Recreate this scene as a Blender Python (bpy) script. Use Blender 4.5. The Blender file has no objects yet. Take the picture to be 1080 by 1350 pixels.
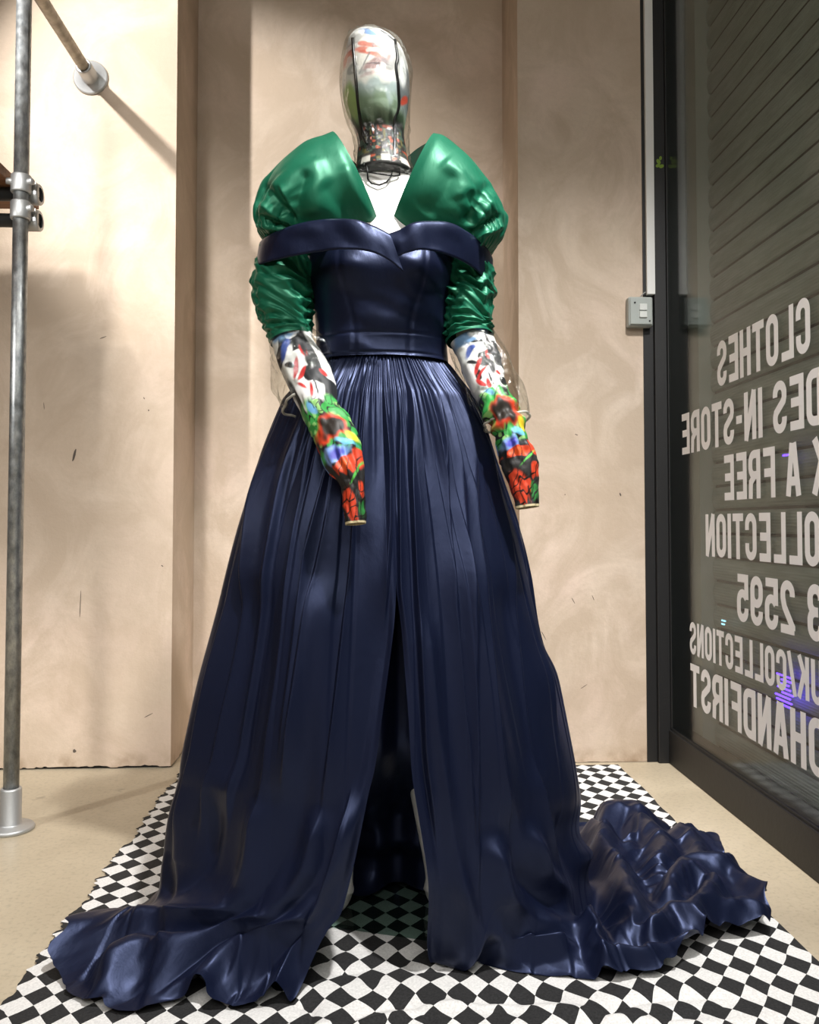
import bpy, bmesh, math, random
import numpy as np
from mathutils import Matrix, Vector

random.seed(7)
RNG = np.random.default_rng(11)
sc = bpy.context.scene
COL = sc.collection
pi = math.pi

# ------------------------------------------------------------------ camera
W_PX, H_PX, F_PX = 1080, 1350, 1100.0
YAW, PITCH = math.radians(2.6), math.radians(1.9)
CAM_Z = 0.803
CX, CY = 540.0, 690.0 - F_PX * math.tan(PITCH)
fwd = Vector((math.sin(YAW) * math.cos(PITCH), math.cos(YAW) * math.cos(PITCH), math.sin(PITCH)))
rgt = Vector((math.cos(YAW), -math.sin(YAW), 0))
up = rgt.cross(fwd)
cd = bpy.data.cameras.new('camera')
cam = bpy.data.objects.new('camera', cd)
COL.objects.link(cam)
cam.matrix_world = Matrix(((rgt.x, up.x, -fwd.x, 0), (rgt.y, up.y, -fwd.y, 0), (rgt.z, up.z, -fwd.z, CAM_Z), (0, 0, 0, 1)))
cd.sensor_fit = 'VERTICAL'
cd.sensor_height = 24
cd.sensor_width = 24 * W_PX / H_PX
cd.lens = F_PX / H_PX * 24
cd.shift_y = (CY - H_PX / 2) / H_PX
cd.clip_start = 0.05
sc.camera = cam

# ------------------------------------------------------------------ world, lamps, exposure
wd = bpy.data.worlds.new('world')
sc.world = wd
wd.use_nodes = True
wd.node_tree.nodes['Background'].inputs[0].default_value = (0.8, 0.85, 1, 1)
wd.node_tree.nodes['Background'].inputs[1].default_value = 0.02
sc.view_settings.view_transform = 'Standard'
sc.view_settings.look = 'None'
sc.view_settings.gamma = 1
sc.view_settings.use_curve_mapping = False
sc.view_settings.exposure = 0.55
sc.cycles.use_denoising = True
sc.cycles.max_bounces = 8
sc.cycles.transparent_max_bounces = 16


def spot(name, loc, target, watt, size_deg, blend, radius, colour=(1, 0.98, 0.96)):
    l = bpy.data.lights.new(name, 'SPOT')
    l.energy, l.spot_size, l.spot_blend, l.shadow_soft_size, l.color = watt, math.radians(size_deg), blend, radius, colour
    o = bpy.data.objects.new(name, l)
    COL.objects.link(o)
    o.location = loc
    o.rotation_euler = (Vector(target) - Vector(loc)).to_track_quat('-Z', 'Y').to_euler()
    return o


def area(name, loc, target, watt, sx, sy, colour=(1, 0.97, 0.93)):
    l = bpy.data.lights.new(name, 'AREA')
    l.shape, l.size, l.size_y, l.energy, l.color = 'RECTANGLE', sx, sy, watt, colour
    o = bpy.data.objects.new(name, l)
    COL.objects.link(o)
    o.location = loc
    o.rotation_euler = (Vector(target) - Vector(loc)).to_track_quat('-Z', 'Y').to_euler()
    return o


spot('spot_lamp', (0.55, 0.75, 3.15), (0.06, 1.68, 0.85), 260, 62, 0.75, 0.05)
spot('spot_lamp', (-1.5, 1.42, 2.85), (-0.70, 2.8, 2.15), 180, 46, 0.7, 0.03)
spot('spot_lamp', (-1.3, -1.5, 2.95), (-1.02, 2.8, 1.15), 540, 28, 0.5, 0.28)
spot('spot_lamp', (0.95, 0.65, 3.15), (0.64, 2.8, 0.42), 330, 50, 1.0, 0.12)
spot('spot_lamp', (-1.75, 1.30, 1.50), (-0.85, 2.8, 0.55), 34, 96, 0.8, 0.04)
area('ceiling_fill', (0.0, -0.9, 3.1), (0.0, 0.2, 0), 95, 3.0, 3.0)  # added soft fill from above, not a real fixture

# ------------------------------------------------------------------ helpers


def ray(px, py):
    return (rgt * (px - CX) + up * (CY - py) + fwd * F_PX)


def P(px, py, Y):
    """World point seen at a pixel of the survey, on the plane at depth Y."""
    d = ray(px, py)
    t = Y / d.y
    return Vector((d.x * t, Y, CAM_Z + d.z * t))


def G(px, py, X):
    d = ray(px, py)
    t = X / d.x
    return Vector((X, d.y * t, CAM_Z + d.z * t))


def Fl(px, py, z=0.0):
    d = ray(px, py)
    t = (z - CAM_Z) / d.z
    return Vector((d.x * t, d.y * t, z))


def lerp(a, b, t):
    return a + (b - a) * t


def sstep(a, b, x):
    t = np.clip((np.asarray(x, float) - a) / (b - a), 0, 1)
    return t * t * (3 - 2 * t)


class Noise:
    """Smooth periodic value noise on an nx by ny lattice, values in -1..1."""

    def __init__(self, nx=64, ny=64, seed=0):
        self.g = np.random.default_rng(seed).uniform(-1, 1, (nx, ny))
        self.nx, self.ny = nx, ny

    def __call__(self, x, y=0.0):
        x = np.asarray(x, float)
        y = np.asarray(y, float) + np.zeros_like(x)
        xi, yi = np.floor(x).astype(int), np.floor(y).astype(int)
        fx, fy = x - xi, y - yi
        fx = fx * fx * fx * (fx * (fx * 6 - 15) + 10)
        fy = fy * fy * fy * (fy * (fy * 6 - 15) + 10)
        g = self.g
        a, b = xi % self.nx, (xi + 1) % self.nx
        c, d = yi % self.ny, (yi + 1) % self.ny
        return (g[a, c] * (1 - fx) + g[b, c] * fx) * (1 - fy) + (g[a, d] * (1 - fx) + g[b, d] * fx) * fy


def link(name, me, mat=None, parent=None):
    o = bpy.data.objects.new(name, me)
    COL.objects.link(o)
    if mat:
        me.materials.append(mat)
    if parent:
        o.parent = parent
    return o


def tag(o, label=None, cat=None, group=None, kind=None):
    if label:
        o['label'] = label
    if cat:
        o['category'] = cat
    if group:
        o['group'] = group
    if kind:
        o['kind'] = kind
    return o


def thing(name, label, cat, loc=(0, 0, 0), group=None):
    o = bpy.data.objects.new(name, None)
    o.empty_display_size = 0.05
    COL.objects.link(o)
    o.location = loc
    return tag(o, label, cat, group)


def at_root(o, root):
    """Parent keeping world coordinates (roots are unrotated)."""
    o.parent = root
    o.matrix_parent_inverse = Matrix.Translation(root.location).inverted()
    return o


def grid(name, A, mat, close_u=False, close_v=False, cap0=False, cap1=False, parent=None, smooth=True, col=None):
    """A[nv,nu,3] -> quad mesh. u runs round, v along."""
    nv, nu = A.shape[:2]
    V = A.reshape(-1, 3)
    iu = np.arange(nu if close_u else nu - 1)
    iv = np.arange(nv if close_v else nv - 1)
    I, J = np.meshgrid(iu, iv)
    I, J = I.ravel(), J.ravel()
    I2, J2 = (I + 1) % nu, (J + 1) % nv
    Fq = np.stack([J * nu + I, J * nu + I2, J2 * nu + I2, J2 * nu + I], 1)
    faces = Fq.tolist()
    if cap0:
        faces.append(list(range(nu))[::-1])
    if cap1:
        faces.append([(nv - 1) * nu + k for k in range(nu)])
    me = bpy.data.meshes.new(name)
    me.from_pydata(V.tolist(), [], faces)
    if smooth:
        me.polygons.foreach_set('use_smooth', [True] * len(me.polygons))
    if col is not None:
        at = me.color_attributes.new('print', 'FLOAT_COLOR', 'POINT')
        c = np.ones((len(V), 4))
        c[:, :3] = col.reshape(-1, 3)
        at.data.foreach_set('color', c.ravel())
    me.update()
    o = link(name, me, mat)
    if parent:
        at_root(o, parent)
    return o


def bm_obj(name, bm, mat, parent=None, smooth=False, bevel=0.0):
    me = bpy.data.meshes.new(name)
    bmesh.ops.recalc_face_normals(bm, faces=bm.faces)
    bm.to_mesh(me)
    bm.free()
    if smooth:
        me.polygons.foreach_set('use_smooth', [True] * len(me.polygons))
    o = link(name, me, mat)
    if bevel:
        m = o.modifiers.new('bevel', 'BEVEL')
        m.width, m.segments, m.limit_method = bevel, 2, 'ANGLE'
    if parent:
        at_root(o, parent)
    return o


def add_box(bm, x0, x1, y0, y1, z0, z1):
    v = [bm.verts.new((x, y, z)) for x in (x0, x1) for y in (y0, y1) for z in (z0, z1)]
    for f in ((0, 1, 3, 2), (4, 6, 7, 5), (0, 4, 5, 1), (2, 3, 7, 6), (0, 2, 6, 4), (1, 5, 7, 3)):
        bm.faces.new([v[i] for i in f])


def box(name, x0, x1, y0, y1, z0, z1, mat, parent=None, bevel=0.0):
    bm = bmesh.new()
    add_box(bm, x0, x1, y0, y1, z0, z1)
    return bm_obj(name, bm, mat, parent, bevel=bevel)


def frame_of(d):
    d = d.normalized()
    a = Vector((0, 0, 1)) if abs(d.z) < 0.9 else Vector((0, 1, 0))
    u = d.cross(a).normalized()
    return u, d.cross(u).normalized(), d


def add_lathe(bm, p0, axis, prof, n=32):
    """prof: list of (distance along the axis, radius)."""
    u, v, d = frame_of(Vector(axis))
    p0 = Vector(p0)
    rings = []
    for t, r in prof:
        rings.append([bm.verts.new(p0 + d * t + (u * math.cos(2 * pi * k / n) + v * math.sin(2 * pi * k / n)) * r) for k in range(n)])
    for a, b in zip(rings, rings[1:]):
        for k in range(n):
            f = bm.faces.new((a[k], a[(k + 1) % n], b[(k + 1) % n], b[k]))
            f.smooth = True
    return rings


def add_tube(bm, p0, p1, r, n=24, caps=True):
    p0, p1 = Vector(p0), Vector(p1)
    rg = add_lathe(bm, p0, p1 - p0, [(0, r), ((p1 - p0).length, r)], n)
    if caps:
        bm.faces.new(rg[0][::-1])
        bm.faces.new(rg[-1])


def catmull(pts, n):
    """Catmull-Rom through rows of pts (any columns) -> n rows, uniform in index."""
    P_ = np.asarray(pts, float)
    m = len(P_)
    Q = np.vstack([2 * P_[0] - P_[1], P_, 2 * P_[-1] - P_[-2]])
    t = np.linspace(0, m - 1 - 1e-9, n)
    i = t.astype(int)
    f = (t - i)[:, None]
    a, b, c, d = Q[i], Q[i + 1], Q[i + 2], Q[i + 3]
    return 0.5 * (2 * b + (c - a) * f + (2 * a - 5 * b + 4 * c - d) * f ** 2 + (3 * b - a - 3 * c + d) * f ** 3)




def project(A):
    """Survey pixel of each point."""
    d = A - np.array([0, 0, CAM_Z])
    w = d @ np.array(fwd)
    return CX + F_PX * (d @ np.array(rgt)) / w, CY - F_PX * (d @ np.array(up)) / w


def normals_of(A, closed=False):
    if closed:
        du = (np.roll(A, -1, 1) - np.roll(A, 1, 1))
    else:
        du = np.gradient(A, axis=1)
    dv = np.gradient(A, axis=0)
    n = np.cross(du, dv)
    return n / np.maximum(np.linalg.norm(n, axis=2, keepdims=True), 1e-9)


def fold_along(px, py, line, kind, w, hgt, fade=(0.15, 0.15)):
    """Height of one surveyed fold. kind: 'r' ridge, 'v' groove, '>' or '<' a pleat edge whose raised side lies right or left of the line."""
    ln = np.array(line, float)
    seg = np.linalg.norm(np.diff(ln, axis=0), axis=1)
    cum = np.concatenate([[0], np.cumsum(seg)])
    best = np.full(px.shape, 1e9)
    sgn = np.zeros(px.shape)
    tt = np.zeros(px.shape)
    for k in range(len(seg)):
        a, b_ = ln[k], ln[k + 1]
        dx, dy = (b_ - a) / seg[k]
        rx, ry = px - a[0], py - a[1]
        t = rx * dx + ry * dy
        tc = np.clip(t, 0, seg[k])
        q = np.hypot(rx - tc * dx, ry - tc * dy)
        side = np.sign(rx * dy - ry * dx)
        m_ = q < best
        best = np.where(m_, q, best)
        sgn = np.where(m_, side, sgn)
        tt = np.where(m_, (cum[k] + t) / cum[-1], tt)
    x = best * sgn
    ends = sstep(-0.02, max(fade[0], 0.01), tt) * sstep(1.02, 1 - max(fade[1], 0.01), tt)
    if kind == 'r':
        g_ = np.exp(-(np.abs(x) / w) ** 1.6)
    elif kind == 't':
        a_ = np.abs(x)
        a_ = np.where(w > 26, np.sqrt(a_ * a_ + 30) - 5.4, a_)
        g_ = np.clip(1 - (np.sqrt(a_ * a_ + 2.2) - 1.5) / w, 0, None)
        g_ = g_ * (0.55 + 0.45 * g_)
    elif kind == 'v':
        g_ = -np.exp(-(np.abs(x) / w) ** 1.6)
    else:
        if kind == '<':
            x = -x
        g_ = np.where(x > 0, np.exp(-x / w), np.exp(-(x / 1.8) ** 2))
    return g_ * hgt * ends


# ------------------------------------------------------------------ materials


def srgb(r, g, b):
    f = lambda c: (c / 255 / 12.92) if c / 255 <= 0.04045 else ((c / 255 + 0.055) / 1.055) ** 2.4
    return (f(r), f(g), f(b), 1)


def mat(name, colour=(0.8, 0.8, 0.8, 1), rough=0.5, metal=0.0, **kw):
    m = bpy.data.materials.new(name)
    m.use_nodes = True
    nt = m.node_tree
    b = nt.nodes['Principled BSDF']
    b.inputs['Base Color'].default_value = colour
    b.inputs['Roughness'].default_value = rough
    b.inputs['Metallic'].default_value = metal
    for k, v in kw.items():
        b.inputs[k.replace('_', ' ')].default_value = v
    return m, nt, b


def node(nt, typ, **kw):
    n = nt.nodes.new(typ)
    for k, v in kw.items():
        if k.startswith('i_'):
            n.inputs[k[2:].replace('_', ' ')].default_value = v
        else:
            setattr(n, k, v)
    return n


def coords(nt, scale=(1, 1, 1), loc=(0, 0, 0)):
    g = nt.nodes.new('ShaderNodeNewGeometry')
    mp = nt.nodes.new('ShaderNodeMapping')
    mp.inputs['Scale'].default_value = scale
    mp.inputs['Location'].default_value = loc
    nt.links.new(g.outputs['Position'], mp.inputs['Vector'])
    return mp.outputs['Vector']


def noise(nt, vec, scale, detail=4, rough=0.55, dist=0.0):
    n = node(nt, 'ShaderNodeTexNoise', i_Scale=scale, i_Detail=detail, i_Roughness=rough, i_Distortion=dist)
    nt.links.new(vec, n.inputs['Vector'])
    return n.outputs['Fac']


def ramp(nt, fac, stops):
    r = nt.nodes.new('ShaderNodeValToRGB')
    el = r.color_ramp.elements
    while len(el) < len(stops):
        el.new(0.5)
    for e, (p, c) in zip(el, stops):
        e.position, e.color = p, c
    nt.links.new(fac, r.inputs['Fac'])
    return r.outputs['Color']


def mix(nt, fac, a, b, mode='MIX'):
    n = nt.nodes.new('ShaderNodeMix')
    n.data_type, n.blend_type = 'RGBA', mode
    for s, v in ((n.inputs[0], fac), (n.inputs[6], a), (n.inputs[7], b)):
        if isinstance(v, bpy.types.NodeSocket):
            nt.links.new(v, s)
        else:
            s.default_value = v
    return n.outputs[2]


def math_n(nt, op, a, b=None, c=None):
    n = nt.nodes.new('ShaderNodeMath')
    n.operation = op
    for s, v in zip(n.inputs, (a, b, c)):
        if v is None:
            continue
        if isinstance(v, bpy.types.NodeSocket):
            nt.links.new(v, s)
        else:
            s.default_value = v
    return n.outputs[0]


def bump(nt, b, h, strength, dist):
    n = node(nt, 'ShaderNodeBump', i_Strength=strength, i_Distance=dist)
    nt.links.new(h, n.inputs['Height'])
    nt.links.new(n.outputs[0], b.inputs['Normal'])


GREY = lambda v: (v, v, v, 1)

# raw plaster
M_PLASTER, nt, b = mat('raw_plaster', rough=0.75)
v = coords(nt)
base = ramp(nt, noise(nt, v, 1.6, 5, 0.6, 0.4), [(0.25, srgb(186, 167, 146)), (0.5, srgb(203, 185, 165)), (0.75, srgb(217, 201, 184))])
pink = ramp(nt, noise(nt, coords(nt, loc=(3, 5, 1)), 2.3, 3), [(0.45, GREY(0)), (0.75, GREY(0.5))])
base = mix(nt, pink, base, srgb(216, 190, 175))
vert = ramp(nt, noise(nt, coords(nt, scale=(6, 6, 0.5)), 1.0, 4), [(0.5, GREY(0)), (0.8, GREY(0.35))])
base = mix(nt, vert, base, srgb(178, 159, 137))
fine = ramp(nt, noise(nt, v, 60, 6, 0.7), [(0.3, GREY(0.92)), (0.7, GREY(1.0))])
base = mix(nt, 1.0, base, fine, 'MULTIPLY')
# trowelled patches and water marks
pat = ramp(nt, noise(nt, coords(nt, scale=(1.0, 1.0, 0.8), loc=(2, 0, 5)), 4.2, 6, 0.62, 1.2), [(0.40, GREY(0)), (0.58, GREY(0.75))])
base = mix(nt, pat, base, srgb(180, 161, 140))
br = node(nt, 'ShaderNodeTexBrick', i_Scale=1.0, i_Mortar_Size=0.0, i_Brick_Width=0.62, i_Row_Height=0.47)
br.inputs['Color1'].default_value, br.inputs['Color2'].default_value = GREY(0.0), GREY(1.0)
sw_ = nt.nodes.new('ShaderNodeSeparateXYZ')
nt.links.new(v, sw_.inputs[0])
cw_ = nt.nodes.new('ShaderNodeCombineXYZ')
nt.links.new(sw_.outputs[0], cw_.inputs[0])
nt.links.new(sw_.outputs[2], cw_.inputs[1])
nt.links.new(cw_.outputs[0], br.inputs['Vector'])
base = mix(nt, math_n(nt, 'MULTIPLY', br.outputs['Color'], 0.22), base, srgb(190, 174, 156))
# smudges along the bottom edge
sep = nt.nodes.new('ShaderNodeSeparateXYZ')
nt.links.new(v, sep.inputs[0])
low = math_n(nt, 'MULTIPLY', ramp(nt, sep.outputs[2], [(0.0, GREY(1)), (0.06, GREY(0))]), ramp(nt, noise(nt, v, 14, 5), [(0.42, GREY(0)), (0.62, GREY(1))]))
base = mix(nt, low, base, srgb(150, 128, 104))
nt.links.new(base, b.inputs['Base Color'])
bump(nt, b, noise(nt, v, 9, 8, 0.65), 0.25, 0.02)

M_SCUFF, _, _ = mat('scuff_mark', srgb(84, 74, 66), 0.8)

# polished concrete
M_CONC, nt, b = mat('polished_concrete', rough=0.42)
v = coords(nt)
base = ramp(nt, noise(nt, v, 2.2, 6, 0.6, 0.6), [(0.25, srgb(172, 159, 136)), (0.55, srgb(190, 177, 153)), (0.8, srgb(204, 192, 169))])
spk = ramp(nt, noise(nt, v, 90, 3, 0.6), [(0.3, GREY(0.82)), (0.5, GREY(1))])
base = mix(nt, 1.0, base, spk, 'MULTIPLY')
stn = ramp(nt, noise(nt, coords(nt, loc=(7, 1, 0)), 11, 3, 0.5), [(0.70, GREY(0)), (0.76, GREY(0.5))])
base = mix(nt, stn, base, srgb(110, 100, 84))
nt.links.new(base, b.inputs['Base Color'])
nt.links.new(ramp(nt, noise(nt, v, 5, 4), [(0.3, GREY(0.34)), (0.7, GREY(0.52))]), b.inputs['Roughness'])
bump(nt, b, noise(nt, v, 30, 6), 0.06, 0.01)

# harlequin cotton
M_RUG, nt, b = mat('harlequin_cotton', rough=0.9)
at = nt.nodes.new('ShaderNodeUVMap')
sep = nt.nodes.new('ShaderNodeSeparateXYZ')
nt.links.new(at.outputs[0], sep.inputs[0])
u_ = math_n(nt, 'DIVIDE', sep.outputs[0], 0.0515)
v_ = math_n(nt, 'DIVIDE', sep.outputs[1], 0.0620)
p_ = math_n(nt, 'ROUND', math_n(nt, 'ADD', u_, v_))
q_ = math_n(nt, 'ROUND', math_n(nt, 'SUBTRACT', u_, v_))
par = math_n(nt, 'PINGPONG', math_n(nt, 'ADD', p_, q_), 1.0)
wv = noise(nt, coords(nt), 260, 2)
blk = ramp(nt, wv, [(0.3, srgb(24, 24, 25)), (0.7, srgb(44, 44, 45))])
wht = ramp(nt, wv, [(0.3, srgb(212, 211, 209)), (0.7, srgb(236, 235, 233))])
nt.links.new(mix(nt, par, blk, wht), b.inputs['Base Color'])
bump(nt, b, wv, 0.35, 0.002)


def satin(name, c, rough, sheen, tint):
    m, nt, b = mat(name, c, rough)
    b.inputs['Sheen Weight'].default_value = sheen
    b.inputs['Sheen Roughness'].default_value = 0.4
    b.inputs['Sheen Tint'].default_value = tint
    b.inputs['Specular IOR Level'].default_value = 0.9
    b.inputs['Specular Tint'].default_value = tint
    v = coords(nt)
    n1 = noise(nt, v, 900, 2)
    n2 = noise(nt, coords(nt, scale=(7, 7, 3)), 2.0, 5, 0.55, 0.3)
    bump(nt, b, math_n(nt, 'ADD', math_n(nt, 'MULTIPLY', n1, 0.03), n2), 0.15, 0.02)
    return m


M_NAVY = satin('navy_satin', srgb(12, 17, 37), 0.41, 0.03, srgb(150, 165, 215))
M_GREEN = satin('green_satin', srgb(17, 88, 65), 0.45, 0.06, srgb(150, 235, 195))
M_LINING, _, _ = mat('dark_lining', srgb(20, 24, 44), 0.7)
M_GREENIN, _, _ = mat('shaded_green_inside', srgb(12, 58, 42), 0.7)  # green satin darkened to carry the shade inside the collar

M_PRINT, nt, b = mat('printed_mesh', rough=0.55)
va = nt.nodes.new('ShaderNodeVertexColor')
va.layer_name = 'print'
nt.links.new(va.outputs[0], b.inputs['Base Color'])
bump(nt, b, noise(nt, coords(nt), 500, 2), 0.2, 0.001)

M_WHITE, nt, b = mat('white_mannequin_gloss', srgb(236, 234, 230), 0.32)
bump(nt, b, noise(nt, coords(nt), 40, 3), 0.03, 0.004)
M_LEGS = M_WHITE


def clear(name, tint, amount, rough, bump_s, bump_scale):
    """Clear sheet: see-through, with a Fresnel gloss on top."""
    m = bpy.data.materials.new(name)
    m.use_nodes = True
    nt = m.node_tree
    nt.nodes.clear()
    out = nt.nodes.new('ShaderNodeOutputMaterial')
    tr = node(nt, 'ShaderNodeBsdfTransparent')
    tr.inputs[0].default_value = tint
    gl = node(nt, 'ShaderNodeBsdfGlossy', i_Roughness=rough)
    fr = node(nt, 'ShaderNodeLayerWeight', i_Blend=0.5)
    mx = nt.nodes.new('ShaderNodeMixShader')
    fac = math_n(nt, 'MULTIPLY_ADD', math_n(nt, 'POWER', fr.outputs[1], 4.0), 0.8, amount)
    nt.links.new(fac, mx.inputs[0])
    nt.links.new(tr.outputs[0], mx.inputs[1])
    nt.links.new(gl.outputs[0], mx.inputs[2])
    nt.links.new(mx.outputs[0], out.inputs[0])
    if bump_s:
        bp = node(nt, 'ShaderNodeBump', i_Strength=bump_s, i_Distance=0.01)
        nt.links.new(noise(nt, coords(nt), bump_scale, 4, 0.6, 1.5), bp.inputs['Height'])
        nt.links.new(bp.outputs[0], gl.inputs['Normal'])
        nt.links.new(bp.outputs[0], fr.inputs['Normal'])
    return m


M_PVC = clear('clear_vinyl', (0.93, 0.94, 0.92, 1), 0.05, 0.13, 0.7, 26)
M_PVCRIM, _, _ = mat('clear_vinyl_edge', srgb(200, 198, 188), 0.25, Alpha=0.7)
M_GLASS = clear('shop_glass', (0.84, 0.88, 0.86, 1), 0.0, 0.10, 0, 1)
M_PLATE = clear('tinted_plate_glass', (0.66, 0.74, 0.71, 1), 0.0, 0.045, 0, 1)

M_GALV, nt, b = mat('galvanised_steel', rough=0.42, metal=0.9)
v = coords(nt)
nt.links.new(ramp(nt, noise(nt, coords(nt, scale=(1, 1, 0.5)), 55, 4, 0.7), [(0.3, srgb(120, 124, 126)), (0.6, srgb(165, 168, 168)), (0.8, srgb(200, 202, 200))]), b.inputs['Base Color'])
nt.links.new(ramp(nt, noise(nt, v, 38, 3), [(0.3, GREY(0.34)), (0.7, GREY(0.55))]), b.inputs['Roughness'])
M_OLDPIPE, nt, b = mat('weathered_pipe', rough=0.5, metal=0.6)
nt.links.new(ramp(nt, noise(nt, coords(nt), 40, 4), [(0.3, srgb(120, 112, 98)), (0.7, srgb(168, 160, 144))]), b.inputs['Base Color'])
M_CAST, nt, b = mat('cast_clamp_metal', srgb(188, 190, 190), 0.5, 0.75)
bump(nt, b, noise(nt, coords(nt), 160, 3), 0.2, 0.002)
M_DARKIN, _, _ = mat('dark_gap_and_screw', srgb(30, 30, 30), 0.7)  # dark tone for shade in gaps, also used on screws
M_DARKPIPE, _, _ = mat('dark_steel_rail', srgb(66, 66, 66), 0.5, 0.5)

M_WOOD, nt, b = mat('brown_shelf_wood', rough=0.55)
nt.links.new(ramp(nt, noise(nt, coords(nt, scale=(1, 14, 14)), 6, 6, 0.6, 0.4), [(0.25, srgb(96, 62, 40)), (0.55, srgb(140, 96, 64)), (0.8, srgb(168, 122, 84))]), b.inputs['Base Color'])

M_BLACK, nt, b = mat('black_frame_paint', srgb(18, 18, 19), 0.55)
bump(nt, b, noise(nt, coords(nt), 45, 5, 0.65), 0.12, 0.006)
M_SHUT, nt, b = mat('grey_shutter_steel', rough=0.5, metal=0.35)
nt.links.new(ramp(nt, noise(nt, coords(nt, scale=(1, 1, 6)), 9, 4), [(0.3, srgb(130, 136, 134)), (0.7, srgb(153, 160, 158))]), b.inputs['Base Color'])
M_RAIL, _, _ = mat('grey_guide_rail', srgb(160, 162, 157), 0.5, 0.3)
M_VINYL, _, _ = mat('white_vinyl_lettering', srgb(244, 244, 246), 0.5)
M_GREYBOX, _, _ = mat('grey_plastic', srgb(160, 166, 162), 0.4)
M_ROCKER, _, _ = mat('pale_rocker_plastic', srgb(205, 208, 204), 0.35)
M_TRUNK, _, _ = mat('white_upvc', srgb(225, 225, 222), 0.4)
M_CABLE, _, _ = mat('grey_cable_sheath', srgb(150, 150, 146), 0.5)
M_LEAF, _, _ = mat('green_sticker', srgb(120, 150, 40), 0.5)
M_BLACKTAPE, nt, b = mat('black_piping', srgb(14, 14, 14), 0.35)
M_CEIL, _, _ = mat('ceiling_paint', srgb(190, 184, 175), 0.9)
M_ROOM, _, _ = mat('far_room_paint', srgb(150, 140, 128), 0.85)


def emit(name, colour, s):
    m = bpy.data.materials.new(name)
    m.use_nodes = True
    b = m.node_tree.nodes['Principled BSDF']
    b.inputs['Base Color'].default_value = (0.02, 0.02, 0.02, 1)
    b.inputs['Emission Color'].default_value = colour
    b.inputs['Emission Strength'].default_value = s
    return m


M_PURPLE = emit('purple_led', (0.09, 0.03, 1.0, 1), 5)
M_CYAN = emit('pale_blue_led', (0.35, 0.75, 1.0, 1), 1.6)

# ------------------------------------------------------------------ setting
YW = 2.80            # face of the two wall piers
YN = 3.13            # back of the niche
XG = 1.006           # glass plane
x_left_pier = P(228, 690, YW).x
x_right_pier = P(685, 690, YW).x
X_END = 1.0
H_CEIL = 3.25

# one continuous plaster wall: pier, niche, pier; ragged bottom edge
nz = Noise(128, 4, 3)
pts = [(-3.2, YW), (x_left_pier, YW), (x_left_pier, YN), (x_right_pier, YN), (x_right_pier, YW), (X_END, YW)]
cols_xy = []
for (xa, ya), (xb, yb) in zip(pts, pts[1:]):
    n = max(2, int(math.hypot(xb - xa, yb - ya) / 0.006))
    for k in range(n):
        cols_xy.append((lerp(xa, xb, k / n), lerp(ya, yb, k / n)))
cols_xy.append(pts[-1])
cols_xy = np.array(cols_xy)
arc = np.arange(len(cols_xy)) * 0.006
rag = 0.004 + 0.006 * np.clip(nz(arc * 22), 0, 1) + 0.004 * np.clip(nz(arc * 75 + 9), 0, 1)
rag = np.where(cols_xy[:, 0] > 0.3, rag * 0.35, rag)
rows = []
for z in (None, 0.05, 0.5, 1.2, 2.0, H_CEIL):
    zz = rag if z is None else np.full(len(cols_xy), z)
    rows.append(np.column_stack([cols_xy, zz]))
wall = grid('wall_back', np.array(rows), M_PLASTER, smooth=False)
tag(wall, kind='structure')
back = box('gap_shade_1', -3.2, X_END, YN + 0.012, YN + 0.06, 0, 0.2, M_DARKIN)  # dark strip standing in for shade in the gap under the niche wall
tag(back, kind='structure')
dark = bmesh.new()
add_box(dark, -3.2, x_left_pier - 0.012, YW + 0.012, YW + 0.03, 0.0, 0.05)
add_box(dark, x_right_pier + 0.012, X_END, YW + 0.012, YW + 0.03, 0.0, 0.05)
tag(bm_obj('gap_shade_2', dark, M_DARKIN), kind='structure')  # dark strips standing in for shade in the gap under the piers


def scuff(px, py, w, h, rot, Y=YW):
    c = P(px, py, Y)
    bm = bmesh.new()
    n = 10
    ring = []
    for k in range(n):
        a = 2 * pi * k / n
        x, z = math.cos(a) * w * (0.7 + 0.5 * random.random()), math.sin(a) * h
        x, z = x * math.cos(rot) - z * math.sin(rot), x * math.sin(rot) + z * math.cos(rot)
        ring.append(bm.verts.new((c.x + x, Y - 0.0006, c.z + z)))
    bm.faces.new(ring)
    me_o = bm_obj('scuff_mark', bm, M_SCUFF)
    me_o.parent = wall
    return me_o


for s in ((98, 600, 0.0045, 0.022, -0.25), (106, 796, 0.0015, 0.045, -0.03), (98, 990, 0.006, 0.006, 0), (58, 535, 0.001, 0.012, 0.1), (136, 445, 0.0015, 0.012, -1.2),
          (190, 525, 0.0015, 0.004, 0.4), (196, 541, 0.002, 0.003, 0), (214, 746, 0.002, 0.004, 1), (196, 943, 0.0015, 0.016, -1.1),
          (717, 838, 0.0012, 0.018, 0.5), (756, 792, 0.0012, 0.012, 0.5), (782, 788, 0.001, 0.010, 0.4), (745, 652, 0.002, 0.002, 0), (760, 573, 0.0015, 0.006, 1.2), (818, 652, 0.003, 0.006, 0.3), (770, 905, 0.001, 0.014, -1.0)):
    scuff(*s)

# floor and shell
fl = grid('floor', np.array([[(-3.2, -3.4, 0), (1.4, -3.4, 0)], [(-3.2, 3.3, 0), (1.4, 3.3, 0)]], float), M_CONC, smooth=False)
tag(fl, kind='structure')
tag(box('ceiling', -3.2, 1.4, -3.4, 3.3, H_CEIL, H_CEIL + 0.05, M_CEIL), kind='structure')
tag(box('wall_left', -3.25, -3.2, -3.4, 3.3, 0, H_CEIL, M_ROOM), kind='structure')
tag(box('wall_front', -3.2, 1.4, -3.45, -3.4, 0, H_CEIL, M_ROOM), kind='structure')

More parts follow.
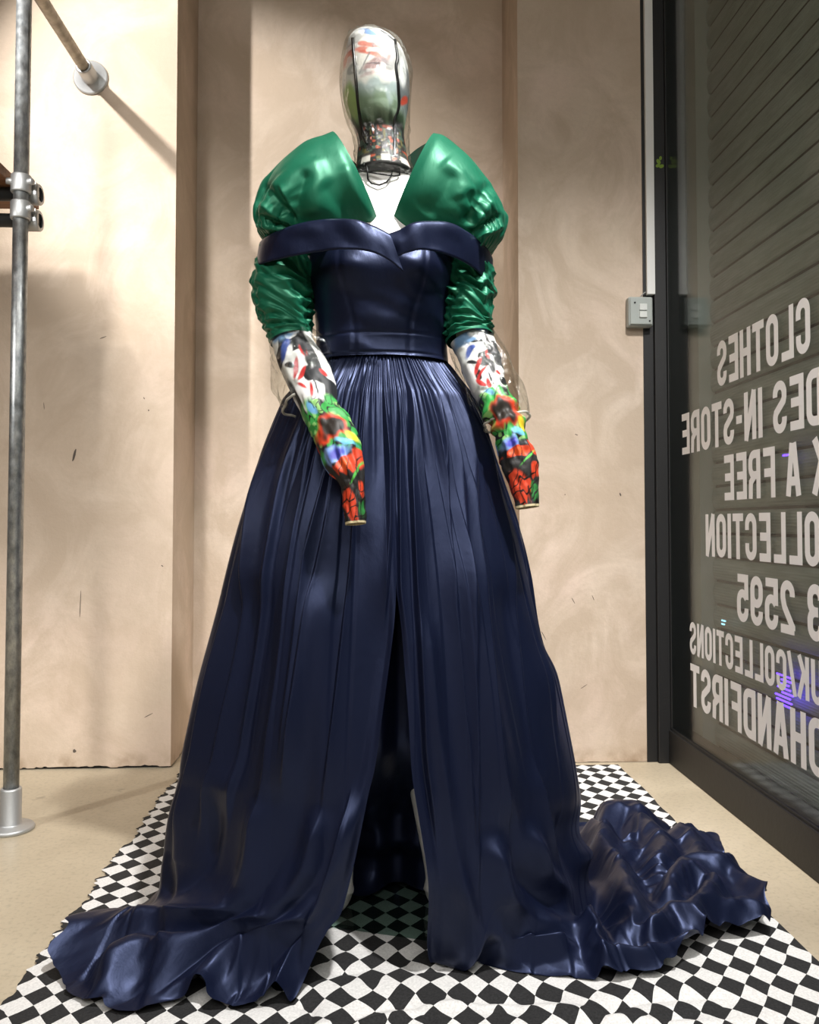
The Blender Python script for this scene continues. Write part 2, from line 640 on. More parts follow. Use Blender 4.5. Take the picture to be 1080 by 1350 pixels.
# shop window: frame, kick rail, glass, lettering; shutter outside
KZ = 0.112
win = box('window_1', 0.996, 1.075, -3.4, YW - 0.022, 0.0, KZ, M_BLACK, bevel=0.003)
tag(win, kind='structure')
bm = bmesh.new()
add_box(bm, 0.962, 1.004, YW - 0.022, YW + 0.02, 0, H_CEIL)
add_box(bm, 1.003, 1.075, YW - 0.030, YW + 0.02, 0, H_CEIL)
bm_obj('frame_post', bm, M_BLACK, win, bevel=0.003)
box('gap_shade_strip', 0.9285, 0.963, YW - 0.004, YW + 0.01, 0, H_CEIL, M_BLACK, win)  # black strip put in for the shaded gap beside the trunking
bm = bmesh.new()
add_box(bm, XG - 0.004, XG + 0.004, -3.4, YW - 0.03, KZ, KZ + 0.007)
bm_obj('glazing_bead', bm, M_BLACK, win)
box('head_rail', 1.0, 1.075, -3.4, YW - 0.06, 3.05, H_CEIL, M_BLACK, win)
g = box('glass_pane', XG, XG + 0.006, -3.4, YW - 0.030, KZ, 3.06, M_GLASS, win)

# --- condensed block lettering, drawn as strokes --------------------------------
SW = 0.17
LW = 0.50


def arcpts(cx, cy, rx, ry, a0, a1, n=10):
    return [(cx + rx * math.cos(math.radians(lerp(a0, a1, k / n))), cy + ry * math.sin(math.radians(lerp(a0, a1, k / n)))) for k in range(n + 1)]


h = SW / 2
R = LW / 2 - h
cxm = LW / 2
TOP, BOT = 1 - h, h
ctop, cbot = TOP - R, BOT + R
SUP = arcpts(cxm, ctop, R, R, 5, 180) + [(h, ctop - 0.06)]
GL = {
    'O': [(arcpts(cxm, ctop, R, R, 0, 180) + arcpts(cxm, cbot, R, R, 180, 360), True)],
    'C': [([(LW - h, 0.64), (LW - h, ctop)] + arcpts(cxm, ctop, R, R, 0, 180)[1:] + arcpts(cxm, cbot, R, R, 180, 360) + [(LW - h, 0.36)], False)],
    'L': [([(h, 1), (h, 0)], False), ([(h, BOT), (LW * 0.92, BOT)], False)],
    'T': [([(0, TOP), (LW, TOP)], False), ([(cxm, 1), (cxm, 0)], False)],
    'H': [([(h, 1), (h, 0)], False), ([(LW - h, 1), (LW - h, 0)], False), ([(h, 0.51), (LW - h, 0.51)], False)],
    'E': [([(h, 1), (h, 0)], False), ([(h, BOT), (LW * 0.92, BOT)], False), ([(h, TOP), (LW * 0.92, TOP)], False), ([(h, 0.51), (LW * 0.84, 0.51)], False)],
    'F': [([(h, 1), (h, 0)], False), ([(h, TOP), (LW * 0.92, TOP)], False), ([(h, 0.50), (LW * 0.84, 0.50)], False)],
    'I': [([(h, 1), (h, 0)], False)],
    '-': [([(0.02, 0.48), (0.28, 0.48)], False)],
    'D': [([(h, 1), (h, 0)], False), ([(h, TOP), (cxm, TOP)] + arcpts(cxm, ctop, R, R, 90, 0)[1:] + arcpts(cxm, cbot, R, R, 0, -90) + [(h, BOT)], False)],
    'R': [([(h, 1), (h, 0)], False), ([(h, TOP), (cxm, TOP)] + arcpts(cxm, ctop, R, R, 90, 0)[1:] + arcpts(cxm, 0.48 + R, R, R, 0, -90) + [(h, 0.48)], False),
          ([(cxm, 0.46)] + [(LW - h - 0.02, 0.34), (LW - h, 0.0)], False)],
    'N': [([(h, 1), (h, 0)], False), ([(LW - h, 1), (LW - h, 0)], False), ([(h * 0.9, 1.0), (LW - h * 0.9, 0.0)], False)],
    'K': [([(h, 1), (h, 0)], False), ([(LW - 0.07, 1), (h + 0.02, 0.38)], False), ([(0.22, 0.60), (LW - 0.05, 0)], False)],
    'A': [([(0.07, 0), (cxm - 0.03, 1)], False), ([(LW - 0.07, 0), (cxm + 0.03, 1)], False), ([(0.12, 0.28), (LW - 0.12, 0.28)], False)],
    'U': [([(h, 1), (h, cbot)] + arcpts(cxm, cbot, R, R, 180, 360)[1:] + [(LW - h, 1)], False)],
    '/': [([(0.05, -0.02), (0.33, 1.02)], False)],
    'S': [([(LW - h, 0.70), (LW - h, ctop)] + arcpts(cxm, ctop, R, R, 0, 180)[1:] + [(h, 0.68), (h + 0.03, 0.60), (cxm, 0.50), (LW - h - 0.03, 0.40), (LW - h, 0.32)] + arcpts(cxm, cbot, R, R, 0, -180) + [(h, 0.30)], False)],
    '2': [([(h, 0.70), (h, ctop)] + arcpts(cxm, ctop, R, R, 180, 0)[1:] + [(LW - h, 0.66), (LW - h - 0.05, 0.50), (h, 0.14), (h, BOT)], False), ([(h * 0.3, BOT), (LW, BOT)], False)],
    '3': [([(h, 0.72), (h, ctop)] + arcpts(cxm, ctop, R, R, 180, 0)[1:] + arcpts(cxm, 0.51 + R, R, R, 0, -90)[1:] + [(cxm - 0.08, 0.51)], False),
          ([(cxm - 0.08, 0.51)] + arcpts(cxm, 0.51 - R, R, R, 90, 0) + arcpts(cxm, cbot, R, R, 0, -180) + [(h, 0.28)], False)],
    '5': [([(LW * 0.94, TOP), (h, TOP)], False), ([(h, 1), (h, 0.48)], False),
          ([(h, 0.50)] + arcpts(cxm, 0.60 - R, R, R, 130, 0) + arcpts(cxm, cbot, R, R, 0, -180) + [(h, 0.30)], False)],
    '9': [(arcpts(cxm, ctop, R, R, 0, 180) + arcpts(cxm, 0.44 + R, R, R, 180, 360), True), ([(LW - h, ctop), (LW - h, cbot)] + arcpts(cxm, cbot, R, R, 0, -180)[1:] + [(h, 0.30)], False)],
}
ADV = {'I': SW, '-': 0.30, '/': 0.36, ' ': 0.24}
GAP = 0.085


def stroke_quads(pl, closed, w):
    n = len(pl)
    Lp, Rp = [], []
    for i in range(n):
        p = Vector(pl[i])
        a = Vector(pl[(i - 1) % n]) if (closed or i > 0) else None
        c = Vector(pl[(i + 1) % n]) if (closed or i < n - 1) else None
        d1 = (p - a).normalized() if a is not None and (p - a).length > 1e-6 else None
        d2 = (c - p).normalized() if c is not None and (c - p).length > 1e-6 else None
        d1 = d1 or d2
        d2 = d2 or d1
        n1, n2 = Vector((-d1.y, d1.x)), Vector((-d2.y, d2.x))
        m = (n1 + n2)
        m = m.normalized() if m.length > 1e-6 else n1
        k = w / 2 / max(0.45, m.dot(n1))
        Lp.append(p + m * k)
        Rp.append(p - m * k)
    q = []
    for i in range(n if closed else n - 1):
        j = (i + 1) % n
        q.append((Lp[i], Lp[j], Rp[j], Rp[i]))
    return q


def text_line(s, px_end, py_top, px_end2, py_bot, px_start, skip=0):
    """Vinyl line on the glass, read from the street; its last letter lies deepest in the room."""
    a, b_ = G(px_end, py_top, XG), G(px_end2, py_bot, XG)
    y_end, z0, cap = (a.y + b_.y) / 2, b_.z, a.z - b_.z
    y_start = G(px_start, 690, XG).y
    total = sum(ADV.get(c, LW) + GAP for c in s[skip:]) - GAP
    sy = (y_end - y_start) / total
    y_start -= sy * sum(ADV.get(c, LW) + GAP for c in s[:skip])
    bm = bmesh.new()
    cur = 0.0
    for c in s:
        for si, (pl, closed) in enumerate(GL.get(c, [])):
            for q in stroke_quads(pl, closed, SW):
                bm.faces.new([bm.verts.new((XG - 0.0008 - 0.0003 * si, y_start + (cur + p.x) * sy, z0 + p.y * cap)) for p in q])
        cur += ADV.get(c, LW) + GAP
    o = bm_obj('lettering_line', bm, M_VINYL, win)
    return o


text_line('CLOTHES', 946, 452, 946, 511, 1073)
text_line('DES IN-STORE', 899, 547, 899, 600, 1063, 1)
text_line('K A FREE', 954.7, 601, 954.7, 660, 1057, 2)
text_line('COLLECTION', 931, 678, 931, 733, 1058, 2)
text_line('3 2595', 972.4, 756, 972.4, 818, 1047, 2)
text_line('UK/COLLECTIONS', 910, 819, 910, 861, 1047, 2)
text_line('DHANDFIRST', 911, 874, 911, 929, 1059, 1)

# roller shutter outside the glass
XS = 1.13
sh = thing('roller_shutter', 'grey ribbed steel roller shutter closed behind the lettered shop window', 'shutter', (XS, 0, 0))
SLAT = 0.077
y0s, y1s = -3.3, YW - 0.10
prof = [(0.0, 0.0), (0.006, 0.004), (0.010, 0.000)]
xs, zs = [], []
nr = 8
for k in range(nr * 4 + 1):
    t = k / (nr * 4)
    zs.append(0.004 + t * (SLAT - 0.008))
    xs.append(-0.010 * math.sin(pi * t) ** 0.6 - 0.0008 * (1 if (k // 2) % 2 else 0))
slat_verts = [(x, y, z) for y in (y0s, y1s) for x, z in zip(xs, zs)]
nn = len(xs)
slat_faces = [(i, i + 1, nn + i + 1, nn + i) for i in range(nn - 1)]
sme = bpy.data.meshes.new('slat')
sme.from_pydata(slat_verts, [], slat_faces)
sme.materials.append(M_SHUT)
for k in range(int(3.1 / SLAT) + 1):
    o = bpy.data.objects.new('slat', sme)
    COL.objects.link(o)
    o.parent = sh
    o.location = (0, 0, k * SLAT)
box('guide_rail', XS - 0.05, XS + 0.04, y1s - 0.002, y1s + 0.10, 0, 3.15, M_RAIL, sh)
box('backing_strip', XS + 0.004, XS + 0.008, y0s, y1s, 0, 3.15, M_DARKIN, sh)
tag(box('trim_3', 1.08, XS + 0.1, -3.4, YW, -0.02, 0.0, M_CONC), kind='structure')

# little lights in the gap between glass and shutter


def led(px, py, w, hgt, m, label):
    t = thing('window_lamp', label, 'lamp', G(px, py, XS - 0.045))
    c = t.location
    for k in range(hgt):
        bm = bmesh.new()
        ww = w * (0.5 + 0.5 * random.random())
        oy = random.uniform(-0.2, 0.2) * w
        add_tube(bm, (c.x, c.y - ww / 2 + oy, c.z - k * 0.011), (c.x, c.y + ww / 2 + oy, c.z - k * 0.011), 0.0028, 8)
        bm_obj('light_tube', bm, m, t)


led(1036, 892, 0.085, 8, M_PURPLE, 'purple lamp shining low behind the shop window lettering')
led(1036, 600, 0.04, 1, M_PURPLE, 'thin purple lamp line behind the middle row of window lettering')
led(953, 818, 0.035, 2, M_CYAN, 'pale blue lamp glinting low at the far end of the shop window')

# switch box, trunking, cable
bxl, bxr = P(829, 410, YW - 0.035).x, P(861, 410, YW - 0.035).x
bzt, bzb = P(845, 391, YW - 0.035).z, P(845, 430, YW - 0.035).z
sw = thing('wall_switch', 'grey surface mounted double rocker switch on plaster beside window frame', 'switch', ((bxl + bxr) / 2, YW, bzb))
box('switch_box', bxl, bxr, YW - 0.036, YW, bzb, bzt, M_GREYBOX, sw, bevel=0.006)
box('face_plate', bxl + 0.004, bxr - 0.004, YW - 0.041, YW - 0.0355, bzb + 0.005, bzt - 0.004, M_GREYBOX, sw, bevel=0.003)
mx, mz = (bxl + bxr) / 2 + 0.006, (bzb + bzt) / 2
for dz in (0.004, -0.021):
    box('rocker', mx - 0.013, mx + 0.013, YW - 0.046, YW - 0.040, mz + dz - 0.002, mz + dz + 0.020, M_ROCKER, sw, bevel=0.002)
for dx, dz in ((-0.028, 0.028), (0.022, -0.034)):
    bm = bmesh.new()
    add_tube(bm, (mx + dx, YW - 0.0405, mz + dz), (mx + dx, YW - 0.043, mz + dz), 0.003, 12)
    bm_obj('screw', bm, M_DARKIN, sw)
tx0, tx1 = P(853, 300, YW - 0.02).x, P(863, 300, YW - 0.02).x
tr = thing('cable_trunking', 'white plastic cable trunking running up beside black window post', 'trunking', (tx0, YW, bzt))
tz0 = P(858, 388, YW - 0.02).z
box('channel', tx0, tx1, YW - 0.012, YW, tz0, H_CEIL, M_TRUNK, tr, bevel=0.001)
box('lid', tx0 - 0.0015, tx1 + 0.0015, YW - 0.022, YW - 0.0125, tz0, H_CEIL, M_TRUNK, tr, bevel=0.002)
bm = bmesh.new()
pp = [Vector((lerp(mx - 0.004, tx0 + 0.01, t), YW - 0.016, lerp(bzt - 0.002, tz0 + 0.004, t) + 0.012 * math.sin(pi * t))) for t in np.linspace(0, 1, 8)]
for a, b_ in zip(pp, pp[1:]):
    add_tube(bm, a, b_, 0.002, 8)
tag(bm_obj('cable', bm, M_CABLE), 'short thin cable looping from trunking into grey switch', 'cable')

# green leaf shaped sticker on the post
bm = bmesh.new()
c = P(870, 216, YW - 0.023)
for ang, L_, ox, oz in ((2.1, 0.016, -0.004, 0.008), (0.4, 0.015, 0.006, -0.008), (3.6, 0.014, -0.006, -0.006), (1.4, 0.012, 0.003, 0.020)):
    ring = []
    for k in range(10):
        a = 2 * pi * k / 10
        x, z = math.cos(a) * L_ * 0.62, math.sin(a) * L_ * 0.42
        ring.append(bm.verts.new((c.x + ox + x * math.cos(ang) - z * math.sin(ang), YW - 0.0226, c.z + oz + x * math.sin(ang) + z * math.cos(ang))))
    bm.faces.new(ring)
o = bm_obj('leaf_sticker', bm, M_LEAF, win)
o['label'] = 'scrap of green leaf sticker'

# ------------------------------------------------------------------ pipe rack on the left
YP = 2.26
pb, pt = P(12, 1078, YP), P(32, 0, YP)
px_ = (pb.x + pt.x) / 2 + 0.004
pb, pt = Vector((pb.x + 0.004, YP, 0)), Vector((pt.x, YP, pt.z))
dirp = (pt - pb).normalized()
top = pb + dirp * 2.33
rack = thing('pipe_rack', 'galvanised steel pipe rack upright with clamps standing at left', 'clothes rack', pb)


def along(z):
    return pb + dirp * (z / dirp.z)


bm = bmesh.new()
add_tube(bm, along(0.01), top, 0.0195, 32)
bm_obj('pole', bm, M_GALV, rack)
bm = bmesh.new()
rg = add_lathe(bm, pb, dirp, [(0, 0.058), (0.006, 0.060), (0.012, 0.055), (0.014, 0.030), (0.018, 0.0265), (0.105, 0.0265), (0.110, 0.024), (0.110, 0.0198)], 40)
bm.faces.new(rg[0][::-1])
bm_obj('base_flange', bm, M_CAST, rack)
# rail to the wall
rw = P(120, 103, YW)
bm = bmesh.new()
rail_a = Vector((along(2.285).x, YP - 0.6, rw.z))
add_tube(bm, (rw.x, YW - 0.012, rw.z), (rw.x, YP - 0.5, rw.z), 0.0185, 28)
bm_obj('wall_rail', bm, M_OLDPIPE, rack)
bm = bmesh.new()
rg = add_lathe(bm, (rw.x, YW, rw.z), (0, -1, 0), [(0, 0.058), (0.005, 0.058), (0.009, 0.053), (0.012, 0.030), (0.018, 0.0265), (0.075, 0.0265), (0.079, 0.024), (0.079, 0.019)], 36)
bm.faces.new(rg[0][::-1])
bm_obj('wall_flange', bm, M_CAST, rack)
# clamps with their cross rails
for py in (245, 280):
    zc = P(28, py - 2, YP).z
    c = along(zc)
    bm = bmesh.new()
    add_lathe(bm, c - dirp * 0.024, dirp, [(0, 0.0198), (0, 0.0245), (0.003, 0.0262), (0.045, 0.0262), (0.048, 0.0245), (0.048, 0.0198)], 32)
    o = bm_obj('clamp', bm, M_CAST, rack)
    sx = c.x + 0.036
    yy = YP + 0.040
    bm = bmesh.new()
    add_lathe(bm, (sx, yy, zc - 0.012), (-1, 0, 0), [(0, 0.0190), (0, 0.0265), (0.003, 0.0285), (0.050, 0.0285), (0.053, 0.0265), (0.053, 0.019)], 32)
    add_box(bm, c.x - 0.012, c.x + 0.034, YP + 0.012, YP + 0.034, zc - 0.022, zc + 0.012)
    q = bm_obj('cross_socket', bm, M_CAST)
    q.parent = o
    q.matrix_parent_inverse = o.matrix_world.inverted()
    for dx, dy in ((0.030, -0.010), (-0.030, -0.012)):
        if dx < 0 and py > 260:
            continue
        bm = bmesh.new()
        add_lathe(bm, (c.x, YP, zc + 0.004), (dx, dy, 0), [(0.020, 0.009), (0.036, 0.009), (0.038, 0.007), (0.038, 0.0)], 14)
        q = bm_obj('grub_screw', bm, M_CAST)
        q.parent = o
        q.matrix_parent_inverse = o.matrix_world.inverted()
    bm = bmesh.new()
    add_tube(bm, (sx - 0.006, yy, zc - 0.012), (-3.0, yy, zc - 0.012), 0.0185, 24)
    o = bm_obj('cross_rail', bm, M_DARKPIPE, rack)
zs_ = P(28, 243, YP).z - 0.012 + 0.0186
xr = P(52, 258, 2.46).x
shelf = box('wooden_shelf', -2.6, xr, 0.62, 2.46, zs_, zs_ + 0.028, M_WOOD, bevel=0.002)
tag(shelf, 'brown wooden shelf board resting on pipe rack at left edge', 'shelf')

# ------------------------------------------------------------------ chequered cloth on the floor
x0, x1 = -0.612, 0.818
yb, yf = 2.755, 0.75
nu_, nv_ = 420, 560
U, V_ = np.meshgrid(np.linspace(0, 1, nu_), np.linspace(0, 1, nv_))
n1, n2, n3 = Noise(64, 64, 21), Noise(64, 64, 22), Noise(64, 64, 23)
X = x0 + (x1 - x0) * U
Y = yb + (yf - yb) * V_
# ragged left edge, straight right selvedge, slightly wavy back edge
fr = 0.010 * n1(V_ * 63.0, 1.5) + 0.007 * n2(V_ * 200, 3.3) + 0.006 * n3(V_ * 7, 0.5)
X = X + fr * np.clip(1 - U * 60, 0, 1) + 0.004 * n3(V_ * 25, 9.0) * np.clip(1 - (1 - U) * 60, 0, 1)
Y = Y + (0.012 * n1(U * 9, 30) + 0.025 * (U - 0.5)) * np.clip(1 - V_ * 40, 0, 1)
zone = sstep(-0.45, -0.1, X) * sstep(0.75, 0.45, X) * sstep(1.75, 1.55, Y)
z = 0.003 + 0.0015 * (n2(X * 9, Y * 9) + 1) + zone * 0.011 * np.clip(np.abs(n1(X * 5 + 2 * n2(X * 4, Y * 4), Y * 11)) ** 0.8, 0, 1)
z += zone * 0.006 * np.exp(-((Y - 1.36 - 0.03 * np.sin(X * 9)) / 0.012) ** 2)
edge = np.minimum(np.minimum(U, 1 - U) * (x1 - x0), V_ * (yb - yf))
z = np.where(edge < 0.02, np.minimum(z, 0.004), z)
rug = grid('chequered_cloth', np.stack([X, Y, z], -1), M_RUG)
tag(rug, 'black and white harlequin check cloth spread over the floor', 'cloth')
uvl = rug.data.uv_layers.new(name='UVMap')
wx = (x0 + (x1 - x0) * U) + 0.0045 * n1(X * 14, Y * 14) + 0.006 * n3(X * 4, Y * 4) + zone * 0.007 * n2(X * 16, Y * 16) - 0.09 * 0
wy = (yb + (yf - yb) * V_) + 0.0045 * n2(X * 14 + 5, Y * 14) + 0.010 * n1(X * 3, Y * 3 + 8) + zone * 0.009 * n3(X * 15, Y * 18)
wy += 0.06 * (0.10 - X) * 0.6 * sstep(0.1, -0.4, X) - 0.05 * (X - 0.3) * sstep(0.3, 0.6, X)
flat = np.column_stack([wx.ravel(), wy.ravel()])
li = np.empty(len(rug.data.loops), int)
rug.data.loops.foreach_get('vertex_index', li)
uvl.data.foreach_set('uv', flat[li].ravel())

# ------------------------------------------------------------------ the mannequin
MX, MY = P(503, 690, 1.75).x, 1.75
print('mannequin axis', MX, MY)


def rings(rows, n_along, n_round, square=2.0):
    """rows: (cx, cy, cz, half width x, half depth front, half depth back) -> A[n_along, n_round, 3], horizontal rings."""
    R_ = catmull(rows, n_along)
    a = np.linspace(0, 2 * pi, n_round, endpoint=False)
    s, c = np.sin(a), -np.cos(a)           # a=0 faces the camera
    e = 2.0 / square
    sx = np.sign(s) * np.abs(s) ** e
    cy_ = np.sign(c) * np.abs(c) ** e
    A = np.zeros((n_along, n_round, 3))
    A[:, :, 0] = R_[:, 0:1] + R_[:, 3:4] * sx
    A[:, :, 1] = R_[:, 1:2] + np.where(c < 0, R_[:, 4:5], R_[:, 5:6]) * cy_
    A[:, :, 2] = R_[:, 2:3]
    return A


def pz(py, Y=1.72):
    return P(500, py, Y).z


def pw(w, Y=1.72):
    return w * Y / F_PX


hx = P(495, 150, 1.72).x
neck_x = P(505, 210, 1.72).x
man = thing('mannequin', 'white shop mannequin wearing the navy gown, standing on a glass plate', 'mannequin', (MX, MY, 0))
bm = bmesh.new()


def loft_into(bm, A):
    nv, nu = A.shape[:2]
    vs = [[bm.verts.new(A[j, i]) for i in range(nu)] for j in range(nv)]
    for j in range(nv - 1):
        for i in range(nu):
            bm.faces.new((vs[j][i], vs[j][(i + 1) % nu], vs[j + 1][(i + 1) % nu], vs[j + 1][i]))
    bm.faces.new(vs[0][::-1])
    bm.faces.new(vs[-1])


# torso, neck and egg head
torso = [(MX, MY, 0.80, 0.150, 0.10, 0.12), (MX, MY, 0.92, 0.150, 0.10, 0.12), (MX, MY, 1.05, 0.115, 0.085, 0.09), (MX, MY, 1.14, 0.105, 0.075, 0.085),
         (MX, MY, 1.24, 0.125, 0.10, 0.085), (MX, MY - 0.01, 1.33, 0.140, 0.115, 0.085), (MX, MY - 0.01, 1.40, 0.150, 0.105, 0.085), (MX, MY, 1.46, 0.150, 0.085, 0.08),
         (neck_x, MY, 1.500, 0.110, 0.068, 0.07), (neck_x, MY - 0.01, 1.530, 0.060, 0.057, 0.058), (neck_x, MY - 0.012, 1.55, 0.053, 0.053, 0.055), (neck_x, MY - 0.015, 1.60, 0.047, 0.047, 0.05),
         (hx, MY - 0.02, 1.645, 0.052, 0.058, 0.06), (hx, MY - 0.02, 1.70, 0.066, 0.082, 0.08), (hx, MY - 0.02, 1.76, 0.066, 0.084, 0.085), (hx, MY - 0.02, 1.80, 0.05, 0.062, 0.065), (hx, MY - 0.02, 1.818, 0.015, 0.02, 0.02)]
loft_into(bm, rings(torso, 60, 40))


def tube_path(rows, n_along, n_round):
    """rows: (x,y,z,r[,r2]); rings perpendicular to the path, r across the picture plane, r2 in depth."""
    R_ = catmull([tuple(r) if len(r) == 5 else tuple(r) + (r[3],) for r in rows], n_along)
    C_ = R_[:, :3]
    T = np.gradient(C_, axis=0)
    T /= np.linalg.norm(T, axis=1)[:, None]
    D = np.tile(np.array([0.0, -1.0, 0.0]), (n_along, 1))
    D -= (D * T).sum(1)[:, None] * T
    D /= np.linalg.norm(D, axis=1)[:, None]
    S_ = np.cross(T, D)
    a = np.linspace(0, 2 * pi, n_round, endpoint=False)
    A = C_[:, None, :] + R_[:, 3][:, None, None] * np.sin(a)[None, :, None] * S_[:, None, :] + R_[:, 4][:, None, None] * np.cos(a)[None, :, None] * D[:, None, :]
    return A, C_, T, S_, D, a


V3 = lambda v, *r: (v.x, v.y, v.z) + r
GLOVE_L = [(359, 448, 408, 432, 1.70, 0.034), (364, 470, 414, 448, 1.68, 0.034), (373, 494, 426, 468, 1.65, 0.033), (385, 520, 441, 498, 1.61, 0.031), (399, 550, 444, 528, 1.57, 0.029), (410, 572, 462, 552, 1.54, 0.030),
           (420, 594, 473, 578, 1.515, 0.031), (427, 612, 478, 598, 1.50, 0.030), (440, 626, 480, 616, 1.49, 0.028), (450, 644, 481, 638, 1.485, 0.024), (453, 668, 482, 662, 1.48, 0.020), (456, 694, 483, 688, 1.475, 0.016)]
GLOVE_R = [(594, 452, 649, 440, 1.70, 0.036), (603, 472, 655, 455, 1.69, 0.036), (610, 492, 661, 474, 1.67, 0.035), (619, 512, 665, 497, 1.65, 0.033), (629, 528, 671, 515, 1.64, 0.032), (637, 546, 682, 534, 1.62, 0.033),
           (650, 570, 692, 560, 1.605, 0.032), (656, 590, 698, 582, 1.60, 0.031), (659, 606, 707, 598, 1.595, 0.030), (664, 622, 710, 614, 1.59, 0.028), (673, 644, 710, 640, 1.585, 0.022), (681, 671, 710, 668, 1.58, 0.016)]
for sh_, el, gl_ in ((P(402, 258, 1.73), P(380, 420, 1.72), GLOVE_L), (P(606, 262, 1.73), P(620, 425, 1.72), GLOVE_R)):
    inner = Vector((lerp(MX, sh_.x, 0.55), MY, sh_.z - 0.015))
    rws = [V3(inner, 0.042), V3(sh_, 0.044), V3(sh_.lerp(el, 0.5), 0.041)]
    for xl, yl, xr_, yr, Yc, dep in gl_[:-1]:
        a_, b_ = P(xl, yl, Yc), P(xr_, yr, Yc)
        rws.append(V3((a_ + b_) / 2, (a_ - b_).length / 2 * 0.70, dep * 0.70))
    loft_into(bm, tube_path(rws, 70, 20)[0])
legs_xy = ((-0.062, 0.08), (0.160, 0.07))
la, ra = P(446, 1205, 1.735), P(580, 1210, 1.735)
for an, hipx, out_ in ((la, MX - 0.072, -1), (ra, MX + 0.045, 1)):
    A = tube_path([(hipx, MY, 0.86, 0.085), (lerp(hipx, an.x, 0.3), MY - 0.01, 0.62, 0.068), (lerp(hipx, an.x, 0.55), MY - 0.01, 0.44, 0.050), (lerp(hipx, an.x, 0.75), MY + 0.01, 0.29, 0.050), (an.x, MY, 0.09, 0.031), (an.x, MY - 0.005, 0.045, 0.034)], 40, 20)[0]
    loft_into(bm, A)
    A = tube_path([(an.x, MY + 0.045, 0.038, 0.020, 0.024), (an.x, MY + 0.01, 0.040, 0.031, 0.029), (an.x + out_ * 0.022, MY - 0.04, 0.034, 0.034, 0.022), (an.x + out_ * 0.050, MY - 0.085, 0.024, 0.034, 0.013), (an.x + out_ * 0.062, MY - 0.110, 0.020, 0.020, 0.008)], 24, 20)
    F_ = A[0]
    F_[:, :, 2] = np.clip(F_[:, :, 2], 0.0125, None)
    loft_into(bm, F_)
body = bm_obj('body', bm, M_WHITE, man, smooth=True)
m = body.modifiers.new('remesh', 'REMESH')
m.mode, m.voxel_size, m.use_smooth_shade = 'VOXEL', 0.006, True
m = body.modifiers.new('smooth', 'SMOOTH')
m.iterations, m.factor = 4, 0.5
# glass base plate
bm = bmesh.new()
add_box(bm, -0.23, 0.23, -0.23, 0.23, 0, 0.008)
pl = bm_obj('base_plate', bm, M_PLATE, bevel=0.002)
ca, cb = Fl(472, 1233), Fl(597, 1251)
ang = math.atan2(cb.y - ca.y, cb.x - ca.x)
cen = (ca + cb) / 2 + Vector((-math.sin(ang), math.cos(ang), 0)) * 0.23
for v_ in pl.data.vertices:
    x, y = v_.co.x, v_.co.y
    v_.co.x, v_.co.y = cen.x + x * math.cos(ang) - y * math.sin(ang), cen.y + x * math.sin(ang) + y * math.cos(ang)
    v_.co.z += 0.0075
at_root(pl, man)

# ------------------------------------------------------------------ the gown
gown = thing('evening_gown', 'navy satin off shoulder ball gown with slit skirt and train', 'gown', (MX, MY, 0))

# --- skirt
ZW = pz(464, 1.645)
zt = np.array([ZW, 1.06, 0.944, 0.803, 0.631, 0.475, 0.319, 0.162, 0.03])[::-1]
sideL = np.array([0.137, 0.203, 0.246, 0.288, 0.330, 0.372, 0.406, 0.434, 0.452])[::-1]
sideR = np.array([0.137, 0.200, 0.236, 0.284, 0.322, 0.358, 0.390, 0.415, 0.435])[::-1]
frnt = np.array([0.100, 0.145, 0.178, 0.212, 0.242, 0.264, 0.278, 0.290, 0.298])[::-1]
bck = np.array([0.105, 0.155, 0.195, 0.245, 0.300, 0.340, 0.375, 0.400, 0.415])[::-1]
hem_phi = np.array([-180, -150, -132, -126, -120, -107.6, -100, -95, -89, -83.5, -79, -76, -70, -62, -57, -53, -49, -44.8, -38, -30, 0, 14, 18.5, 21, 34.5, 46, 53, 60, 66, 70, 75, 79, 86, 93, 110, 140, 180.0])
hem_r = np.array([.52, .60, .68, .74, .82, .85, .80, .79, .82, .79, .76, .68, .615, .59, .56, .52, .44, .385, .35, .31, .31, .325, .335, .35, .41, .48, .55, .60, .625, .62, .59, .55, .51, .485, .47, .49, .52])

NU, NVV, NVF = 1440, 150, 90
u = np.linspace(0, 1, NU)
NS = NVV + NVF
rows_z = np.concatenate([ZW - (ZW - 0.03) * np.linspace(0, 1, NVV) ** 1.0, np.zeros(NVF)])
tfl = np.concatenate([np.zeros(NVV), np.linspace(0, 1, NVF + 1)[1:]])
zkey = np.array([0.0, 0.05, 0.162, 0.319, 0.475, 0.62, 0.68, 1.2])
phiL_k = np.array([25.0, 22.0, 13.5, 4.5, 0.0, -4.8, -6.0, -6.0])
phiR_k = np.array([-34, -30.0, -18.5, -10.5, -9.5, -7.8, -6.0, -6.0])
i1 = int(np.argmin(np.abs(rows_z[:NVV] - 0.36)))
wq = np.clip((np.arange(NS) - i1) / (NS - 1 - i1), 0, 1)[:, None]
bz0, bz1, bz2, bz3 = (1 - wq) ** 3, 3 * wq * (1 - wq) ** 2, 3 * wq ** 2 * (1 - wq), wq ** 3
zbz = bz0 * rows_z[i1] + bz1 * 0.13 + bz2 * 0.014 + bz3 * 0.010
zslit = np.where(np.arange(NS) > i1, zbz[:, 0] * 0.9, rows_z)
phL = np.interp(zslit, zkey, phiL_k)
phR = np.interp(zslit, zkey, phiR_k)
ker = np.exp(-np.linspace(-2, 2, 15) ** 2)
ker /= ker.sum()
sm = lambda a: np.convolve(np.pad(a, 7, 'edge'), ker, 'valid')
phL, phR = sm(phL), sm(phR)
